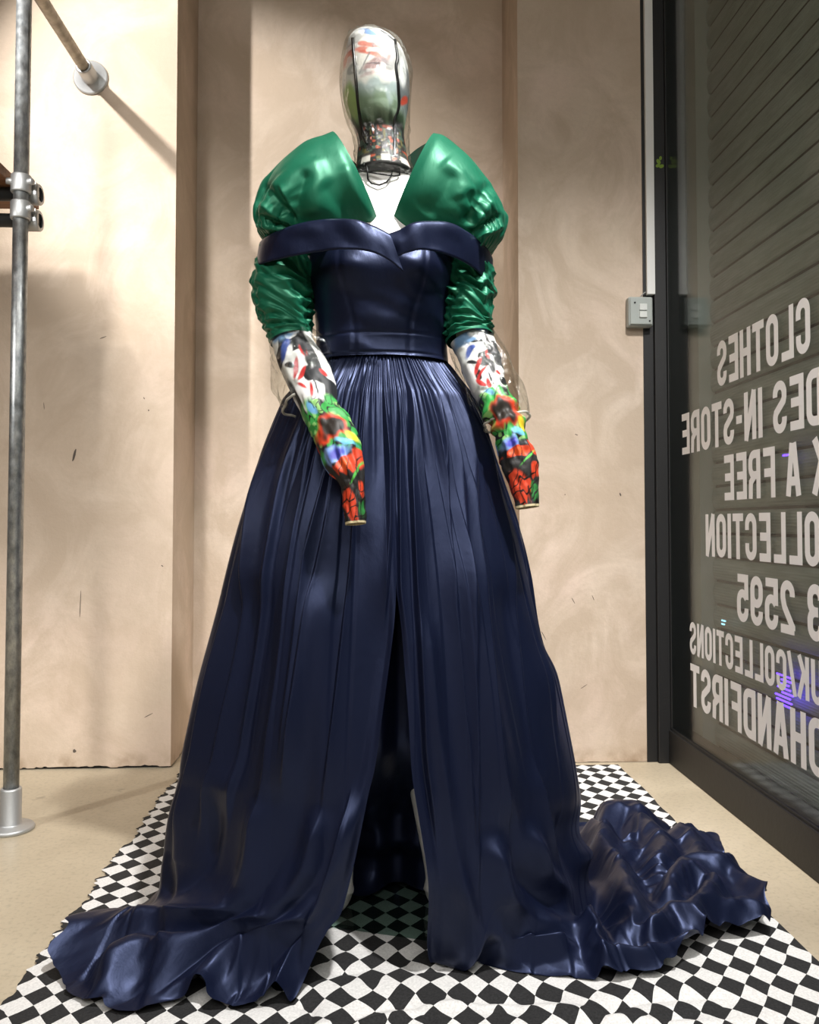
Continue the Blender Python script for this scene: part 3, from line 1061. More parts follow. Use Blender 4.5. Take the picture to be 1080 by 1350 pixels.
# phi runs from the left slit edge, round the left, back and right, to the right slit edge
PHI = phL[:, None] + u[None, :] * (360 + phR - phL)[:, None]
Z0 = np.repeat(rows_z[:, None], NU, 1)
T = np.repeat(tfl[:, None], NU, 1)
ph = np.radians(PHI)
sn, cs = np.sin(ph), np.cos(ph)
zq = np.maximum(Z0, 0.03)
aL, aR, bF, bB = (np.interp(zq, zt, q) for q in (sideL, sideR, frnt, bck))
aa = np.where(sn > 0, aL, aR)
bb = np.where(cs > 0, bF, bB)
r = 1 / np.sqrt((sn / aa) ** 2 + (cs / bb) ** 2)
phw = (PHI + 180) % 360 - 180
rh = np.interp(phw, hem_phi, hem_r)
Lf = np.maximum(rh - r, 0.015)
r = r + Lf * T
zb = np.where(T > 0, 0.010, Z0)
# soften the break at the floor
k2 = np.exp(-np.linspace(-2, 2, 21) ** 2)
k2 /= k2.sum()


def smooth_rows(A, k):
    h_ = len(k) // 2
    Pd = np.vstack([np.repeat(A[:1], h_, 0), A, np.repeat(A[-1:], h_, 0)])
    out = np.zeros_like(A)
    for i, w in enumerate(k):
        out += w * Pd[i:i + len(A)]
    return out


rs, zs2 = smooth_rows(r, k2), smooth_rows(zb, k2)
mk = sstep(20, 40, np.arange(NS))[:, None]
sweep = np.maximum(sstep(0, 22, phw) * sstep(105, 78, phw), 0.75 * sstep(-28, -38, phw) * sstep(-72, -58, phw))
r_touch, r_hem = r[NVV - 1][None], r[-1][None]
swept_radius = bz0 * r[i1][None] + bz1 * lerp(r[i1][None], r_touch, 0.60) + bz2 * (r_touch + 0.12 * (r_hem - r_touch)) + bz3 * r_hem
mk3 = sweep * sstep(i1 - 1, i1 + 12, np.arange(NS))[:, None]
r, zb = lerp(r, rs, mk), lerp(zb, zs2, mk)
r, zb = lerp(r, swept_radius, mk3), lerp(zb, zbz, mk3)
r = r * (1 - 0.24 * sstep(14, 0, (1 - u)[None, :] * 360) * sstep(0.22, 0.0, zb))

# folds
NA, NB, NC, ND = Noise(256, 256, 1), Noise(256, 256, 2), Noise(256, 256, 3), Noise(64, 64, 4)
drop = ZW - Z0                                   # distance below the waist
along_s = drop + Lf * T


def fold_field(phi, n, seed, soft, sharp):
    """Irregular pleats round the body: a value 0..1 per angle, and a per-pleat random."""
    g = np.random.default_rng(seed)
    w = g.uniform(0.5, 1.6, n)
    bnd = np.concatenate([[0], np.cumsum(w) / w.sum()])
    kind = g.uniform(0, 1, n)
    amp = g.uniform(0.45, 1.25, n)
    st = g.uniform(0.0, 0.35, n)
    x = (phi / 360.0) % 1.0
    i = np.clip(np.searchsorted(bnd, x, side='right') - 1, 0, n - 1)
    t = (x - bnd[i]) / (bnd[i + 1] - bnd[i])
    t = np.where(kind[i] < 0.5, t, 1 - t)
    saw = np.where(t < sharp, t / sharp, 1 - (t - sharp) / (1 - sharp))
    saw = saw * saw * (3 - 2 * saw) * soft + saw * (1 - soft)
    return saw * amp[i], st[i]


warp = 2.2 * NA(PHI / 22.0, along_s * 2.2) + 1.0 * NB(PHI / 7.0, along_s * 3.0)
swirl = 26 * T ** 1.2 * sstep(10, 60, phw) * sstep(130, 90, phw) - 20 * T ** 1.2 * sstep(-30, -70, phw)
f1, s1 = fold_field(PHI + warp + swirl, 17, 5, 0.9, 0.72)
f2, s2 = fold_field(PHI + 0.8 * warp + swirl, 40, 9, 0.25, 0.90)
f3, s3 = fold_field(PHI + warp * 0.8, 120, 14, 0.8, 0.5)
grow1 = sstep(0.02, 0.60, along_s - s1 * 0.4)
grow2 = sstep(-0.02, 0.14, along_s) * lerp(1.0, 0.25, sstep(0.45, 1.1, along_s + s2 * 0.8))
D = (f1 - 0.45) * (0.010 + 0.030 * grow1) * sstep(0.0, 0.12, along_s) + (f2 - 0.45) * 0.013 * grow2 + (f3 - 0.5) * 0.0075 * np.exp(-along_s / 0.09) * sstep(0, 0.012, along_s)
frontw = 1 - 0.75 * sstep(0.05, 0.5, cs)
D = D * np.where(along_s < 0.16, 1.0, lerp(1.0, frontw, sstep(0.16, 0.3, along_s)))
D += 0.004 * ND(PHI / 14.0, along_s * 5) * sstep(0.1, 0.4, along_s)
D *= np.where(np.abs(phw) > 0, 1.0, 1.0)
# keep the slit edges tidy
eu = np.minimum(u, 1 - u)[None, :] * 360
D = D * sstep(0.0, 3.0, eu + 0.5) + 0.008 * sstep(6, 2, eu) * sstep(0.5, 0.9, along_s)
side_damp = 1 - 0.35 * np.abs(sn) * sstep(0.3, 0.0, T)
r2 = r + D * side_damp * (1 - 0.75 * T)
Xs, Ys = MX - r2 * sn, MY - r2 * cs
# the part lying on the floor: ridges continue outward, the train is rumpled
train = sstep(-48, -66, phw) * sstep(-165, -135, phw)
frontw0 = np.maximum(sstep(-0.3, 0.0, cs), train)
fx, fy = Xs * 1.0, Ys * 1.0
wx_ = 0.06 * NA(fx * 7 + 40, fy * 7)
wy_ = 0.06 * NB(fx * 7 + 11, fy * 7 + 3)
rid = 1 - np.abs(NC(fx * 6.5 + wx_ * 30, fy * 6.5 + wy_ * 30))
rid2 = 1 - np.abs(NB(fx * 15 + wx_ * 40 + 7, fy * 13 + wy_ * 40))
lump = train * (0.014 * np.clip(rid - 0.45, 0, 1) / 0.55 + 0.006 * np.clip(rid2 - 0.3, 0, 1) / 0.7)
fold_up = (0.012 + 0.033 * (1 - frontw0)) * f1 ** 1.3 * sstep(0.05, 0.2, Lf) + 0.010 * f2
hemcurl = 0.018 * np.clip(NA(PHI / 7.5 + 3, 5.5) + 0.1, 0, 1) * sstep(0.55, 1.0, T) * sstep(0.03, 0.12, Lf)
zfl = (lump * (0.45 + 0.55 * sstep(1.0, 0.75, T)) + fold_up * (1 - 0.55 * T) * (1 - 0.5 * train) + hemcurl)
zfin = zb + zfl * sstep(0.0, 0.30, T) * (1 - 0.8 * sstep(0.02, 0.08, zb))
zfin = np.maximum(zfin, 0.0125 + 0.001 * f2)
# hem outline wobble
wob = (0.018 * NB(PHI / 5.0, 8.2) + 0.012 * NC(PHI / 2.2, 3.1)) * T ** 2 * sstep(0.03, 0.15, Lf)
Xs, Ys = Xs - wob * sn, Ys - wob * cs
SKA = np.stack([Xs, Ys, zfin], -1)
FOLDS = [
    # pleat edges down the front
    ([(504, 485), (514, 606), (514, 700), (508, 810)], '<', 14, 0.010), ([(528, 466), (526, 606), (527, 760), (531, 900)], '>', 7, 0.008),
    ([(540, 475), (541, 630), (548, 780), (560, 1000), (578, 1130)], '>', 18, 0.012), ([(564, 480), (582, 602), (596, 810), (612, 995), (620, 1140)], '<', 22, 0.010),
    ([(578, 480), (605, 625), (617, 857), (622, 1000), (626, 1190)], '<', 9, 0.009), ([(596, 480), (621, 616), (636, 857), (646, 995), (668, 1120), (690, 1180)], '<', 12, 0.012),
    ([(619, 505), (666, 718), (684, 857), (698, 995), (716, 1090), (752, 1180)], '<', 14, 0.014), ([(628, 500), (678, 671), (702, 810), (728, 960)], '<', 8, 0.009),
    ([(480, 470), (478, 560), (462, 760), (440, 960), (425, 1080)], '>', 16, 0.010), ([(462, 470), (452, 580), (436, 677), (416, 775), (396, 930), (380, 1040)], '>', 14, 0.011),
    ([(447, 475), (439, 593), (411, 718), (379, 995)], '>', 9, 0.010), ([(430, 500), (406, 634), (383, 787), (356, 995), (340, 1120)], '>', 18, 0.013),
    ([(395, 540), (372, 660), (350, 790), (318, 960), (296, 1100)], '<', 16, 0.012), ([(360, 570), (338, 671), (322, 810), (288, 980), (262, 1110)], '>', 14, 0.012),
    ([(340, 620), (312, 760), (280, 900), (258, 1010), (240, 1120)], '>', 10, 0.010), ([(560, 800), (574, 960), (592, 1090), (612, 1190)], 'r', 12, 0.010),
    # broad swells
    ([(600, 700), (640, 900), (668, 1060), (700, 1170)], 'r', 30, 0.012), ([(720, 850), (742, 980), (762, 1090)], 'r', 18, 0.014),
    ([(430, 760), (405, 900), (378, 1050)], 'r', 22, 0.012), ([(340, 760), (320, 900), (300, 1040)], 'v', 20, 0.014), ([(660, 760), (690, 940), (704, 1040)], 'v', 14, 0.012),
    # the left panel sweeping on to the floor
    ([(347, 1040), (338, 1130), (310, 1190)], 'r', 16, 0.020, (0.3, 0.5)), ([(426, 1060), (408, 1140), (370, 1195)], 'r', 16, 0.020, (0.3, 0.5)), ([(470, 1040), (450, 1134), (420, 1195)], 'r', 12, 0.014, (0.4, 0.5)),
    ([(463, 1046), (444, 1130), (426, 1185), (405, 1240), (398, 1310)], '>', 14, 0.016), ([(286, 1040), (270, 1140), (230, 1200)], 'v', 12, 0.012, (0.3, 0.5)), ([(250, 1030), (232, 1130), (200, 1200)], 'r', 12, 0.010, (0.3, 0.5)),
    # the right panel breaking over the train
    ([(656, 1060), (676, 1149), (719, 1187), (762, 1215)], 'v', 10, 0.012), ([(690, 1090), (712, 1150), (764, 1192)], 'r', 9, 0.020), ([(640, 1100), (660, 1180), (700, 1222), (762, 1232)], 'r', 16, 0.022),
    ([(735, 1070), (752, 1130), (790, 1200)], 'v', 9, 0.012), ([(600, 1150), (622, 1225), (660, 1262)], 'r', 12, 0.014),
]
# folds that lie on the floor: facets between sharp creases
TENTS = [
    ([(360, 1130), (330, 1180), (291, 1206), (200, 1232), (120, 1252), (60, 1264)], 't', 34, 0.052, (0.35, 0.0)), ([(430, 1110), (395, 1170), (345, 1218), (290, 1254), (231, 1276), (185, 1274), (130, 1300)], 't', 30, 0.050, (0.4, 0.0)),
    ([(455, 1120), (430, 1180), (385, 1225), (330, 1262), (285, 1288), (250, 1330)], 't', 28, 0.046, (0.4, 0.0)), ([(436, 1190), (412, 1235), (385, 1275), (360, 1335)], 't', 22, 0.034, (0.4, 0.0)),
    ([(776, 1110), (800, 1163), (828, 1210), (858, 1266)], 't', 30, 0.085, (0.1, 0.2)), ([(780, 1108), (830, 1096), (862, 1135), (892, 1192)], 't', 34, 0.070, (0.1, 0.2)),
    ([(876, 1128), (906, 1124), (922, 1160), (934, 1190)], 't', 30, 0.055, (0.2, 0.2)), ([(868, 1222), (906, 1187), (940, 1180), (975, 1178)], 't', 28, 0.075, (0.15, 0.1)),
    ([(912, 1256), (930, 1225), (950, 1190)], 't', 30, 0.070, (0.1, 0.2)), ([(852, 1268), (888, 1238), (922, 1252)], 't', 26, 0.062, (0.15, 0.15)), ([(785, 1290), (838, 1288), (884, 1278), (924, 1258)], 't', 16, 0.050, (0.1, 0.1)),
    ([(815, 1158), (836, 1128), (862, 1150)], 't', 22, 0.050, (0.2, 0.2)), ([(965, 1176), (992, 1198), (1040, 1220)], 't', 26, 0.060, (0.1, 0.0)), ([(945, 1238), (972, 1222), (1010, 1228)], 't', 18, 0.045, (0.2, 0.1)),
    ([(772, 1212), (790, 1250), (802, 1296)], 't', 18, 0.062, (0.2, 0.0)), ([(905, 1122), (935, 1124), (955, 1135)], 't', 18, 0.04, (0.1, 0.0)), ([(640, 1235), (700, 1258), (766, 1252)], 't', 14, 0.035, (0.2, 0.2)),
]
SK0 = np.stack([MX - r * sn, MY - r * cs, np.maximum(zb, 0.0)], -1)
guide_x, guide_y = project(SK0)
vis = np.maximum(sstep(-0.25, 0.05, cs), sstep(0.0, 0.15, T))
Hh = np.zeros_like(guide_x)
for f_ in FOLDS:
    Hh += 1.35 * fold_along(guide_x, guide_y, *f_)
Th = np.zeros_like(guide_x)
for f_ in TENTS:
    Th = np.maximum(Th, fold_along(guide_x, guide_y, *f_))
Th *= np.maximum(sstep(0.0, 0.2, T), 0.75 * sstep(0.30, 0.10, Z0)) * sstep(0.01, 0.06, Lf)
Hh = Hh * sstep(0.015, 0.13, zb) + Th
Hh = smooth_rows(np.clip(Hh, -0.04, 0.09) * vis * sstep(0.0, 2.5, eu + 0.3), ker)
lift = sstep(0.17, 0.03, zb)
SKA[:, :, 0] -= Hh * sn * (1 - lift)
SKA[:, :, 1] -= Hh * cs * (1 - lift)
SKA[:, :, 2] += Hh * lift
SKA[:, :, 2] = np.maximum(SKA[:, :, 2], 0.0125 + 0.001 * f2)
skirt = grid('skirt', SKA, M_NAVY, parent=gown)

# dark lining and hem seen through the slit
nl, ml = 160, 90
uu, vv = np.meshgrid(np.linspace(-1, 1, nl), np.linspace(0, 1, ml))
nlz = Noise(64, 64, 33)
lx = MX + 0.035 + uu * (0.12 + 0.16 * vv)
lz = 0.95 - 0.942 * vv
ly = MY - 0.13 + 0.205 * sstep(0.58, 0.86, vv) + 0.03 * uu ** 2 + 0.03 * nlz(uu * 5, vv * 2.0) - 0.03 * sstep(0.85, 1.0, vv) * (0.5 + 0.5 * nlz(uu * 4 + 9, vv * 9)) + 0.03 * nlz(uu * 3, vv * 16) * sstep(0.65, 0.9, vv)
lz = lz + 0.02 * nlz(uu * 6 + 3, 2.0) * sstep(0.9, 1, vv)
grid('lining', np.stack([lx, ly, np.maximum(lz, 0.02)], -1), M_NAVY, parent=gown)

# --- bodice
by = 1.742
rowsB = [(MX, by, pz(468, 1.645), 0.140, 0.102, 0.108), (MX, by, pz(452, 1.64), 0.138, 0.100, 0.105), (MX, by, pz(438, 1.635), 0.137, 0.100, 0.10), (MX, by, pz(410, 1.62), 0.138, 0.106, 0.10),
         (MX, by, pz(380, 1.61), 0.143, 0.114, 0.098), (MX, by - 0.005, pz(350, 1.60), 0.150, 0.120, 0.098), (MX, by - 0.005, pz(325, 1.60), 0.154, 0.114, 0.098), (MX, by, pz(308, 1.60), 0.156, 0.105, 0.098), (MX, by, pz(300, 1.60), 0.156, 0.100, 0.098)]
A = rings(rowsB, 90, 180, 2.25)
ang_ = np.linspace(0, 2 * pi, 180, endpoint=False)
ax = A[:, :, 0] - MX
front = np.clip(-(A[:, :, 1] - by) / 0.1, 0, 1)
zc_ = pz(338, 1.59)
for bx in (-0.078, 0.078):
    A[:, :, 1] -= 0.022 * front * np.exp(-((ax - bx) / 0.052) ** 2 - ((A[:, :, 2] - zc_) / 0.050) ** 2)
# creases and seams
nb_ = Noise(64, 64, 44)
A[:, :, 1] -= front * 0.0035 * nb_(ax * 22 + A[:, :, 2] * 26, A[:, :, 2] * 30)
for bx in (-0.085, 0.085):
    line = bx * (1 - 0.35 * sstep(zc_, zc_ - 0.13, A[:, :, 2]))
    A[:, :, 1] += front * 0.0030 * np.exp(-((ax - line) / 0.0028) ** 2)
for pyl in (437, 463.5):
    zl = pz(pyl, 1.64)
    A[:, :, 1] += front * 0.0035 * np.exp(-((A[:, :, 2] - zl) / 0.0022) ** 2)
grid('bodice', A, M_NAVY, close_u=True, parent=gown)


# --- turned down collar band
def band(name, top_, bot_, n=120, m=14, push=0.004, fold=0.0):
    """top_/bot_: lists of (px, py, Y)."""
    Tp = catmull([tuple(P(*q)) for q in top_], n)
    Bp = catmull([tuple(P(*q)) for q in bot_], n)
    w = np.linspace(0, 1, m)
    A = Tp[None] * (1 - w)[:, None, None] + Bp[None] * w[:, None, None]
    A[:, :, 1] -= push * np.sin(pi * w ** 0.7)[:, None] - 0.003 * w[:, None]
    g_ = Noise(64, 64, 55)
    A[:, :, 1] += 0.004 * g_(np.linspace(0, 9, n)[None, :] + 0 * w[:, None], w[:, None] * 1.5 + 0 * np.linspace(0, 1, n)[None])
    o = grid(name, A, M_NAVY, parent=gown)
    s = o.modifiers.new('thick', 'SOLIDIFY')
    s.thickness, s.offset = 0.003, 1.0
    return o


o = band('collar_band', [(515, 310, 1.560), (492, 298, 1.560), (465, 291, 1.562), (430, 290, 1.582), (395, 297, 1.605), (362, 307, 1.635), (346, 318, 1.69), (346, 322, 1.76), (365, 318, 1.82), (420, 305, 1.86)],
         [(532, 358, 1.560), (512, 342, 1.556), (488, 332, 1.555), (455, 328, 1.560), (420, 331, 1.580), (380, 338, 1.605), (343, 348, 1.66), (341, 352, 1.74), (360, 345, 1.83), (420, 335, 1.87)])
o2 = band('collar_band', [(508, 309, 1.570), (524, 303, 1.566), (545, 294, 1.563), (568, 291, 1.570), (595, 295, 1.59), (622, 308, 1.615), (642, 326, 1.66), (650, 345, 1.74), (630, 345, 1.83), (580, 320, 1.87)],
          [(520, 340, 1.568), (535, 333, 1.562), (555, 329, 1.560), (575, 330, 1.568), (600, 338, 1.59), (622, 350, 1.62), (638, 364, 1.66), (648, 378, 1.74), (630, 370, 1.84), (580, 345, 1.88)])

# ------------------------------------------------------------------ green puff sleeves (one bolero)
bol = thing('puff_sleeve_top', 'emerald satin top with padded puff shoulders and ruched sleeves under the gown', 'top', (MX, MY, 1.3))


def oval_rings(rows, n_along, n_round):
    """rows: (ax, ay, bx, by, Yc, front, back): oval through pixel ends a (upper) and b (lower) at depth Yc."""
    out = []
    for ax_, ay_, bx_, by_, Yc, f_, k_ in rows:
        a_, b_ = P(ax_, ay_, Yc), P(bx_, by_, Yc)
        out.append(tuple(a_) + tuple(b_) + (f_, k_))
    R_ = catmull(out, n_along)
    a = np.linspace(0, 2 * pi, n_round, endpoint=False)
    c, s = np.cos(a), np.sin(a)            # c=1 at the upper end, s=1 towards the camera
    mid = (R_[:, :3] + R_[:, 3:6]) / 2
    half = (R_[:, :3] - R_[:, 3:6]) / 2
    A = mid[:, None] + half[:, None] * c[None, :, None]
    dep = np.where(s > 0, R_[:, 6:7], R_[:, 7:8]) * s[None]
    A[:, :, 1] -= dep
    return A, a


gn = Noise(64, 64, 66)
gn2 = Noise(64, 64, 67)


def puff(rows, sgn, seed):
    A, a = oval_rings(rows, 110, 160)
    g_ = Noise(64, 64, seed)
    nv, nu = A.shape[:2]
    v = np.linspace(0, 1, nv)[:, None]
    a2 = np.tile(a[None], (nv, 1))
    cen = A.mean(1, keepdims=True)
    d = A - cen
    d /= np.maximum(np.linalg.norm(d, axis=2, keepdims=True), 1e-6)
    # folds radiating from the tight end, plus a few soft dents
    k = a2 / (2 * pi)
    rad = (1 - np.abs(g_(k * 22 + 0.6 * g_(v * 3, k * 6), v * 1.2))) ** 2
    dis = -0.016 * rad * sstep(0.30, 0.75, v) * sstep(1.02, 0.9, v) + 0.007 * g_(k * 9 + 5, v * 5) * sstep(0.08, 0.3, v)
    dis += 0.004 * g_(k * 30 + v * 9, v * 14) * sstep(0.4, 0.8, v)
    return A + d * dis[:, :, None]


def crease(A, folds):
    px_, py_ = project(A)
    N_ = normals_of(A, True)
    out = A - A.mean(1, keepdims=True)
    N_ = N_ * np.where((N_ * out).sum(2, keepdims=True) < 0, -1.0, 1.0)
    f_ = sstep(0.0, 0.35, -N_[:, :, 1])
    H_ = sum(fold_along(px_, py_, *q) for q in folds)
    return A + N_ * (H_ * f_)[:, :, None]


CL = [([(405, 222), (392, 265), (395, 296)], 'v', 9, 0.009), ([(349, 244), (370, 270), (394, 292)], 'v', 5, 0.010), ([(368, 243), (382, 268), (395, 294)], '>', 8, 0.009),
      ([(338, 282), (352, 290), (384, 300)], 'v', 4, 0.010), ([(342, 268), (362, 284), (388, 296)], 'r', 5, 0.007), ([(425, 240), (450, 275), (480, 302)], 'v', 14, 0.007), ([(412, 205), (420, 240), (418, 285)], 'r', 16, 0.006),
      ([(336, 296), (360, 300), (390, 304)], 'r', 4, 0.008), ([(452, 215), (470, 255), (492, 296)], 'r', 10, 0.006)]
CR = [([(642, 240), (632, 270), (620, 300)], 'v', 8, 0.010), ([(662, 282), (640, 296), (618, 310)], 'v', 5, 0.010), ([(650, 262), (636, 284), (622, 304)], 'r', 6, 0.007), ([(664, 296), (645, 306), (624, 316)], 'r', 4, 0.008),
      ([(625, 248), (622, 275), (615, 296)], 'v', 7, 0.009), ([(600, 225), (585, 255), (560, 285)], 'v', 16, 0.008), ([(585, 210), (604, 230), (612, 262)], 'r', 14, 0.006)]
LP = [(437, 179, 502, 312, 1.70, 0.096, 0.10), (424, 186, 494, 322, 1.705, 0.112, 0.11), (399, 198, 470, 330, 1.71, 0.124, 0.12), (369, 222, 440, 335, 1.71, 0.126, 0.12),
      (347, 246, 415, 337, 1.71, 0.112, 0.11), (335, 278, 398, 338, 1.71, 0.092, 0.095), (337, 302, 395, 338, 1.71, 0.072, 0.08), (350, 318, 400, 338, 1.71, 0.050, 0.06)]
grid('puff_shoulder', crease(puff(LP, -1, 71), CL), M_GREEN, close_u=True, parent=bol)
RP = [(573, 181, 512, 312, 1.70, 0.094, 0.10), (587, 187, 522, 322, 1.705, 0.112, 0.11), (609, 206, 540, 330, 1.71, 0.124, 0.12), (634, 236, 566, 338, 1.71, 0.124, 0.12),
      (654, 262, 590, 345, 1.71, 0.110, 0.11), (667, 290, 606, 352, 1.71, 0.092, 0.095), (660, 318, 602, 358, 1.71, 0.072, 0.08), (645, 338, 596, 362, 1.71, 0.050, 0.06)]
grid('puff_shoulder', crease(puff(RP, 1, 75), CR), M_GREEN, close_u=True, parent=bol)
# inside of the raised back collar, its shade put into the green
nb2 = 60
t = np.linspace(0, 1, nb2)
backTop = catmull([tuple(P(437, 182, 1.70)), tuple(P(452, 200, 1.80)), tuple(P(500, 232, 1.86)), tuple(P(550, 196, 1.80)), tuple(P(575, 182, 1.70))], nb2)
backBot = catmull([tuple(P(452, 235, 1.69)), tuple(P(462, 245, 1.79)), tuple(P(505, 262, 1.83)), tuple(P(545, 245, 1.79)), tuple(P(552, 240, 1.69))], nb2)
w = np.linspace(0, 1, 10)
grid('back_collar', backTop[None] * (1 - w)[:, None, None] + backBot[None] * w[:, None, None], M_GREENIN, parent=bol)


def ruched(rows, seed):
    A, C_, T_, S_, D_, a = tube_path(rows, 200, 120)
    g_ = Noise(64, 64, seed)
    nv, nu = A.shape[:2]
    v = np.linspace(0, 1, nv)[:, None]
    k = np.tile(a[None], (nv, 1)) / (2 * pi)
    d = A - C_[:, None]
    d /= np.linalg.norm(d, axis=2, keepdims=True)
    # swags: folds that run round the arm but tilt, split and fade
    ca = np.cos(2 * pi * k)
    sa = np.sin(2 * pi * k)
    phase = 7.6 * v ** 0.85 * (0.55 + 0.45 * v) + 0.45 * sa + 0.25 * g_(2 * ca + 9, 2 * sa + v * 4) + 0.3 * g_(4 * ca + 20, 3 * sa + v * 6)
    saw = phase % 1.0
    saw = np.where(saw < 0.62, saw / 0.62, (1 - saw) / 0.38)
    amp = (0.6 + 0.7 * g_(2 * ca + 30, 2 * sa + v * 7)) * sstep(1.0, 0.84, v) * sstep(0.0, 0.05, v)
    dis = (0.019 - 0.008 * v) * (saw - 0.5) * amp + 0.004 * g_(6 * ca + 3, 5 * sa + v * 22) * sstep(1.0, 0.85, v)
    return A + d * dis[:, :, None]


def arm_rows(rows):
    out = []
    for xl, yl, xr_, yr, Yc, dep in rows:
        a_, b_ = P(xl, yl, Yc), P(xr_, yr, Yc)
        c_ = (a_ + b_) / 2
        out.append((c_.x, c_.y, c_.z, (a_ - b_).length / 2, dep))
    return out


LS = arm_rows([(352, 325, 412, 322, 1.715, 0.055), (343, 350, 414, 345, 1.715, 0.062), (333, 378, 414, 372, 1.715, 0.066), (336, 402, 412, 392, 1.71, 0.062), (345, 424, 411, 412, 1.705, 0.054), (352, 442, 411, 430, 1.70, 0.047), (357, 457, 411, 441, 1.695, 0.044)])
grid('ruched_sleeve', ruched(LS, 81), M_GREEN, close_u=True, parent=bol)
RS = arm_rows([(592, 340, 645, 345, 1.715, 0.055), (588, 362, 650, 365, 1.715, 0.060), (586, 385, 650, 388, 1.715, 0.062), (586, 405, 649, 408, 1.71, 0.058), (586, 424, 647, 425, 1.705, 0.050), (587, 440, 648, 436, 1.70, 0.046), (589, 452, 650, 443, 1.695, 0.044)])
grid('ruched_sleeve', ruched(RS, 85), M_GREEN, close_u=True, parent=bol)

# ------------------------------------------------------------------ printed hood with clear vinyl cover


def ss(a, b, x):
    return sstep(a, b, x)


def blend(col, mask, c):
    c = np.array(srgb(*c)[:3])
    return col * (1 - mask[..., None]) + c * mask[..., None]


def ell(x, y, cx, cy, rx, ry, rot=0.0, soft=0.15, wob=None):
    dx, dy = x - cx, y - cy
    c, s = math.cos(rot), math.sin(rot)
    q = np.sqrt(((dx * c + dy * s) / rx) ** 2 + ((-dx * s + dy * c) / ry) ** 2)
    if wob is not None:
        q = q + wob
    return 1 - sstep(1 - soft, 1 + soft, q)


def elg(x, v, cx, cv, rx, rv, rot, soft, wob):
    return ell(x, v * 5.0, cx, cv * 5.0, rx, rv * 5.0, rot, soft, wob)


hood = thing('printed_hood', 'printed face hood sealed in clear vinyl covering the mannequin head', 'hood', (hx, MY, 1.5))
YH = 1.725
HR = [(482, 45, 5), (484, 49, 20), (489, 58, 32), (493, 70, 39), (495, 88, 44), (495.5, 108, 46), (496, 128, 45.5), (497, 146, 42), (499, 162, 37), (501, 176, 33), (503, 190, 32.5), (504, 204, 34), (505, 217, 36), (506, 230, 39), (506, 237, 30)]


def hood_rows(scale, add, stop=None):
    rws = []
    for cx_, py, hw in HR:
        c_ = P(cx_, py, YH)
        w_ = (hw * scale + add) * YH / F_PX
        dp = w_ * (1.20 if py < 165 else 1.0)
        rws.append((c_.x, c_.y, c_.z, w_, dp, dp))
    return rws


A = rings(hood_rows(0.975, 0), 200, 260)
pn, pn2 = Noise(128, 128, 91), Noise(128, 128, 92)
aang = np.linspace(0, 2 * pi, 260, endpoint=False)[None] + np.zeros((200, 1))
# front view coordinate: -1..1 across the visible half
xa = np.where(np.cos(aang) > -2, np.sin(aang), 0)
vrow = np.array([r_[1] for r_ in HR], float)
yy = np.interp(np.linspace(0, len(HR) - 1, 200), np.arange(len(HR)), vrow)[:, None] + 0 * aang      # roughly the height, 45..232
y = (np.minimum(yy, 232) - 45) / 187.0
wb = 0.35 * pn(xa * 5 + 9, y * 9)
col = np.tile(np.array(srgb(226, 224, 218)[:3]), (200, 260, 1))
col = blend(col, ell(xa, y, -0.15, 0.12, 0.28, 0.028, 0.12, 0.3, wb * 0.5), (120, 150, 200))
col = blend(col, ell(xa, y, 0.35, 0.10, 0.35, 0.02, 0.15, 0.3, wb), (70, 72, 78))
for cy_, w_, x_ in ((0.22, 0.018, -0.25), (0.255, 0.02, -0.35), (0.29, 0.014, -0.15)):
    col = blend(col, ell(xa, y, x_, cy_, 0.42, w_, 0.08, 0.35, wb) * 0.85, (206, 104, 84))
col = blend(col, ell(xa, y, -0.82, 0.24, 0.25, 0.07, 0, 0.3, wb) * 0.8, (214, 110, 84))
col = blend(col, ell(xa, y, 0.42, 0.27, 0.12, 0.035, -0.5, 0.35, wb) * 0.8, (206, 104, 84))
col = blend(col, ell(xa, y, 0.0, 0.36, 0.40, 0.035, -0.05, 0.3, wb) * 0.9, (150, 112, 112))
col = blend(col, ell(xa, y, 0.02, 0.41, 0.44, 0.012, -0.05, 0.4, wb), (214, 190, 186))
col = blend(col, ell(xa, y, 0.05, 0.36, 0.36, 0.006, 0.0, 0.5, wb), (70, 50, 54))
col = blend(col, ell(xa, y, -0.25, 0.315, 0.22, 0.010, -0.4, 0.5, wb), (110, 112, 116))
col = blend(col, ss(0.44, 0.48, y + 0.03 * pn(xa * 6, 2.2)), (176, 192, 192))
col = blend(col, ss(0.51, 0.60, y + 0.05 * pn(xa * 5, 4.2)) * 0.85, (118, 142, 108))
col = blend(col, ss(0.15, 0.5, pn2(xa * 4 + 30, y * 22)) * ss(0.5, 0.55, y) * 0.5, (176, 196, 176))
col = blend(col, ss(0.25, 0.5, pn(xa * 3 + 50, y * 14)) * ss(0.46, 0.40, y) * 0.55, (120, 122, 128))
col = blend(col, ss(0.3, 0.5, pn2(xa * 5 + 70, y * 30)) * ss(0.46, 0.40, y) * 0.6, (236, 236, 234))
col = blend(col, ell(xa, y, -0.85, 0.55, 0.25, 0.09, 0, 0.4, wb), (166, 190, 120))
col = blend(col, ss(0.60, 0.68, y + 0.05 * pn(xa * 7 + 3, y * 9)), (62, 84, 60))
col = blend(col, ss(0.66, 0.72, y + 0.03 * pn(xa * 7 + 3, y * 9)), (34, 34, 34))
col = blend(col, ss(0.55, 0.75, xa) * ss(0.24, 0.34, y) * ss(0.66, 0.5, y) * 0.85, (92, 96, 100))
col = blend(col, ell(xa, y, 0.78, 0.36, 0.10, 0.09, -0.6, 0.3, wb), (220, 222, 222))
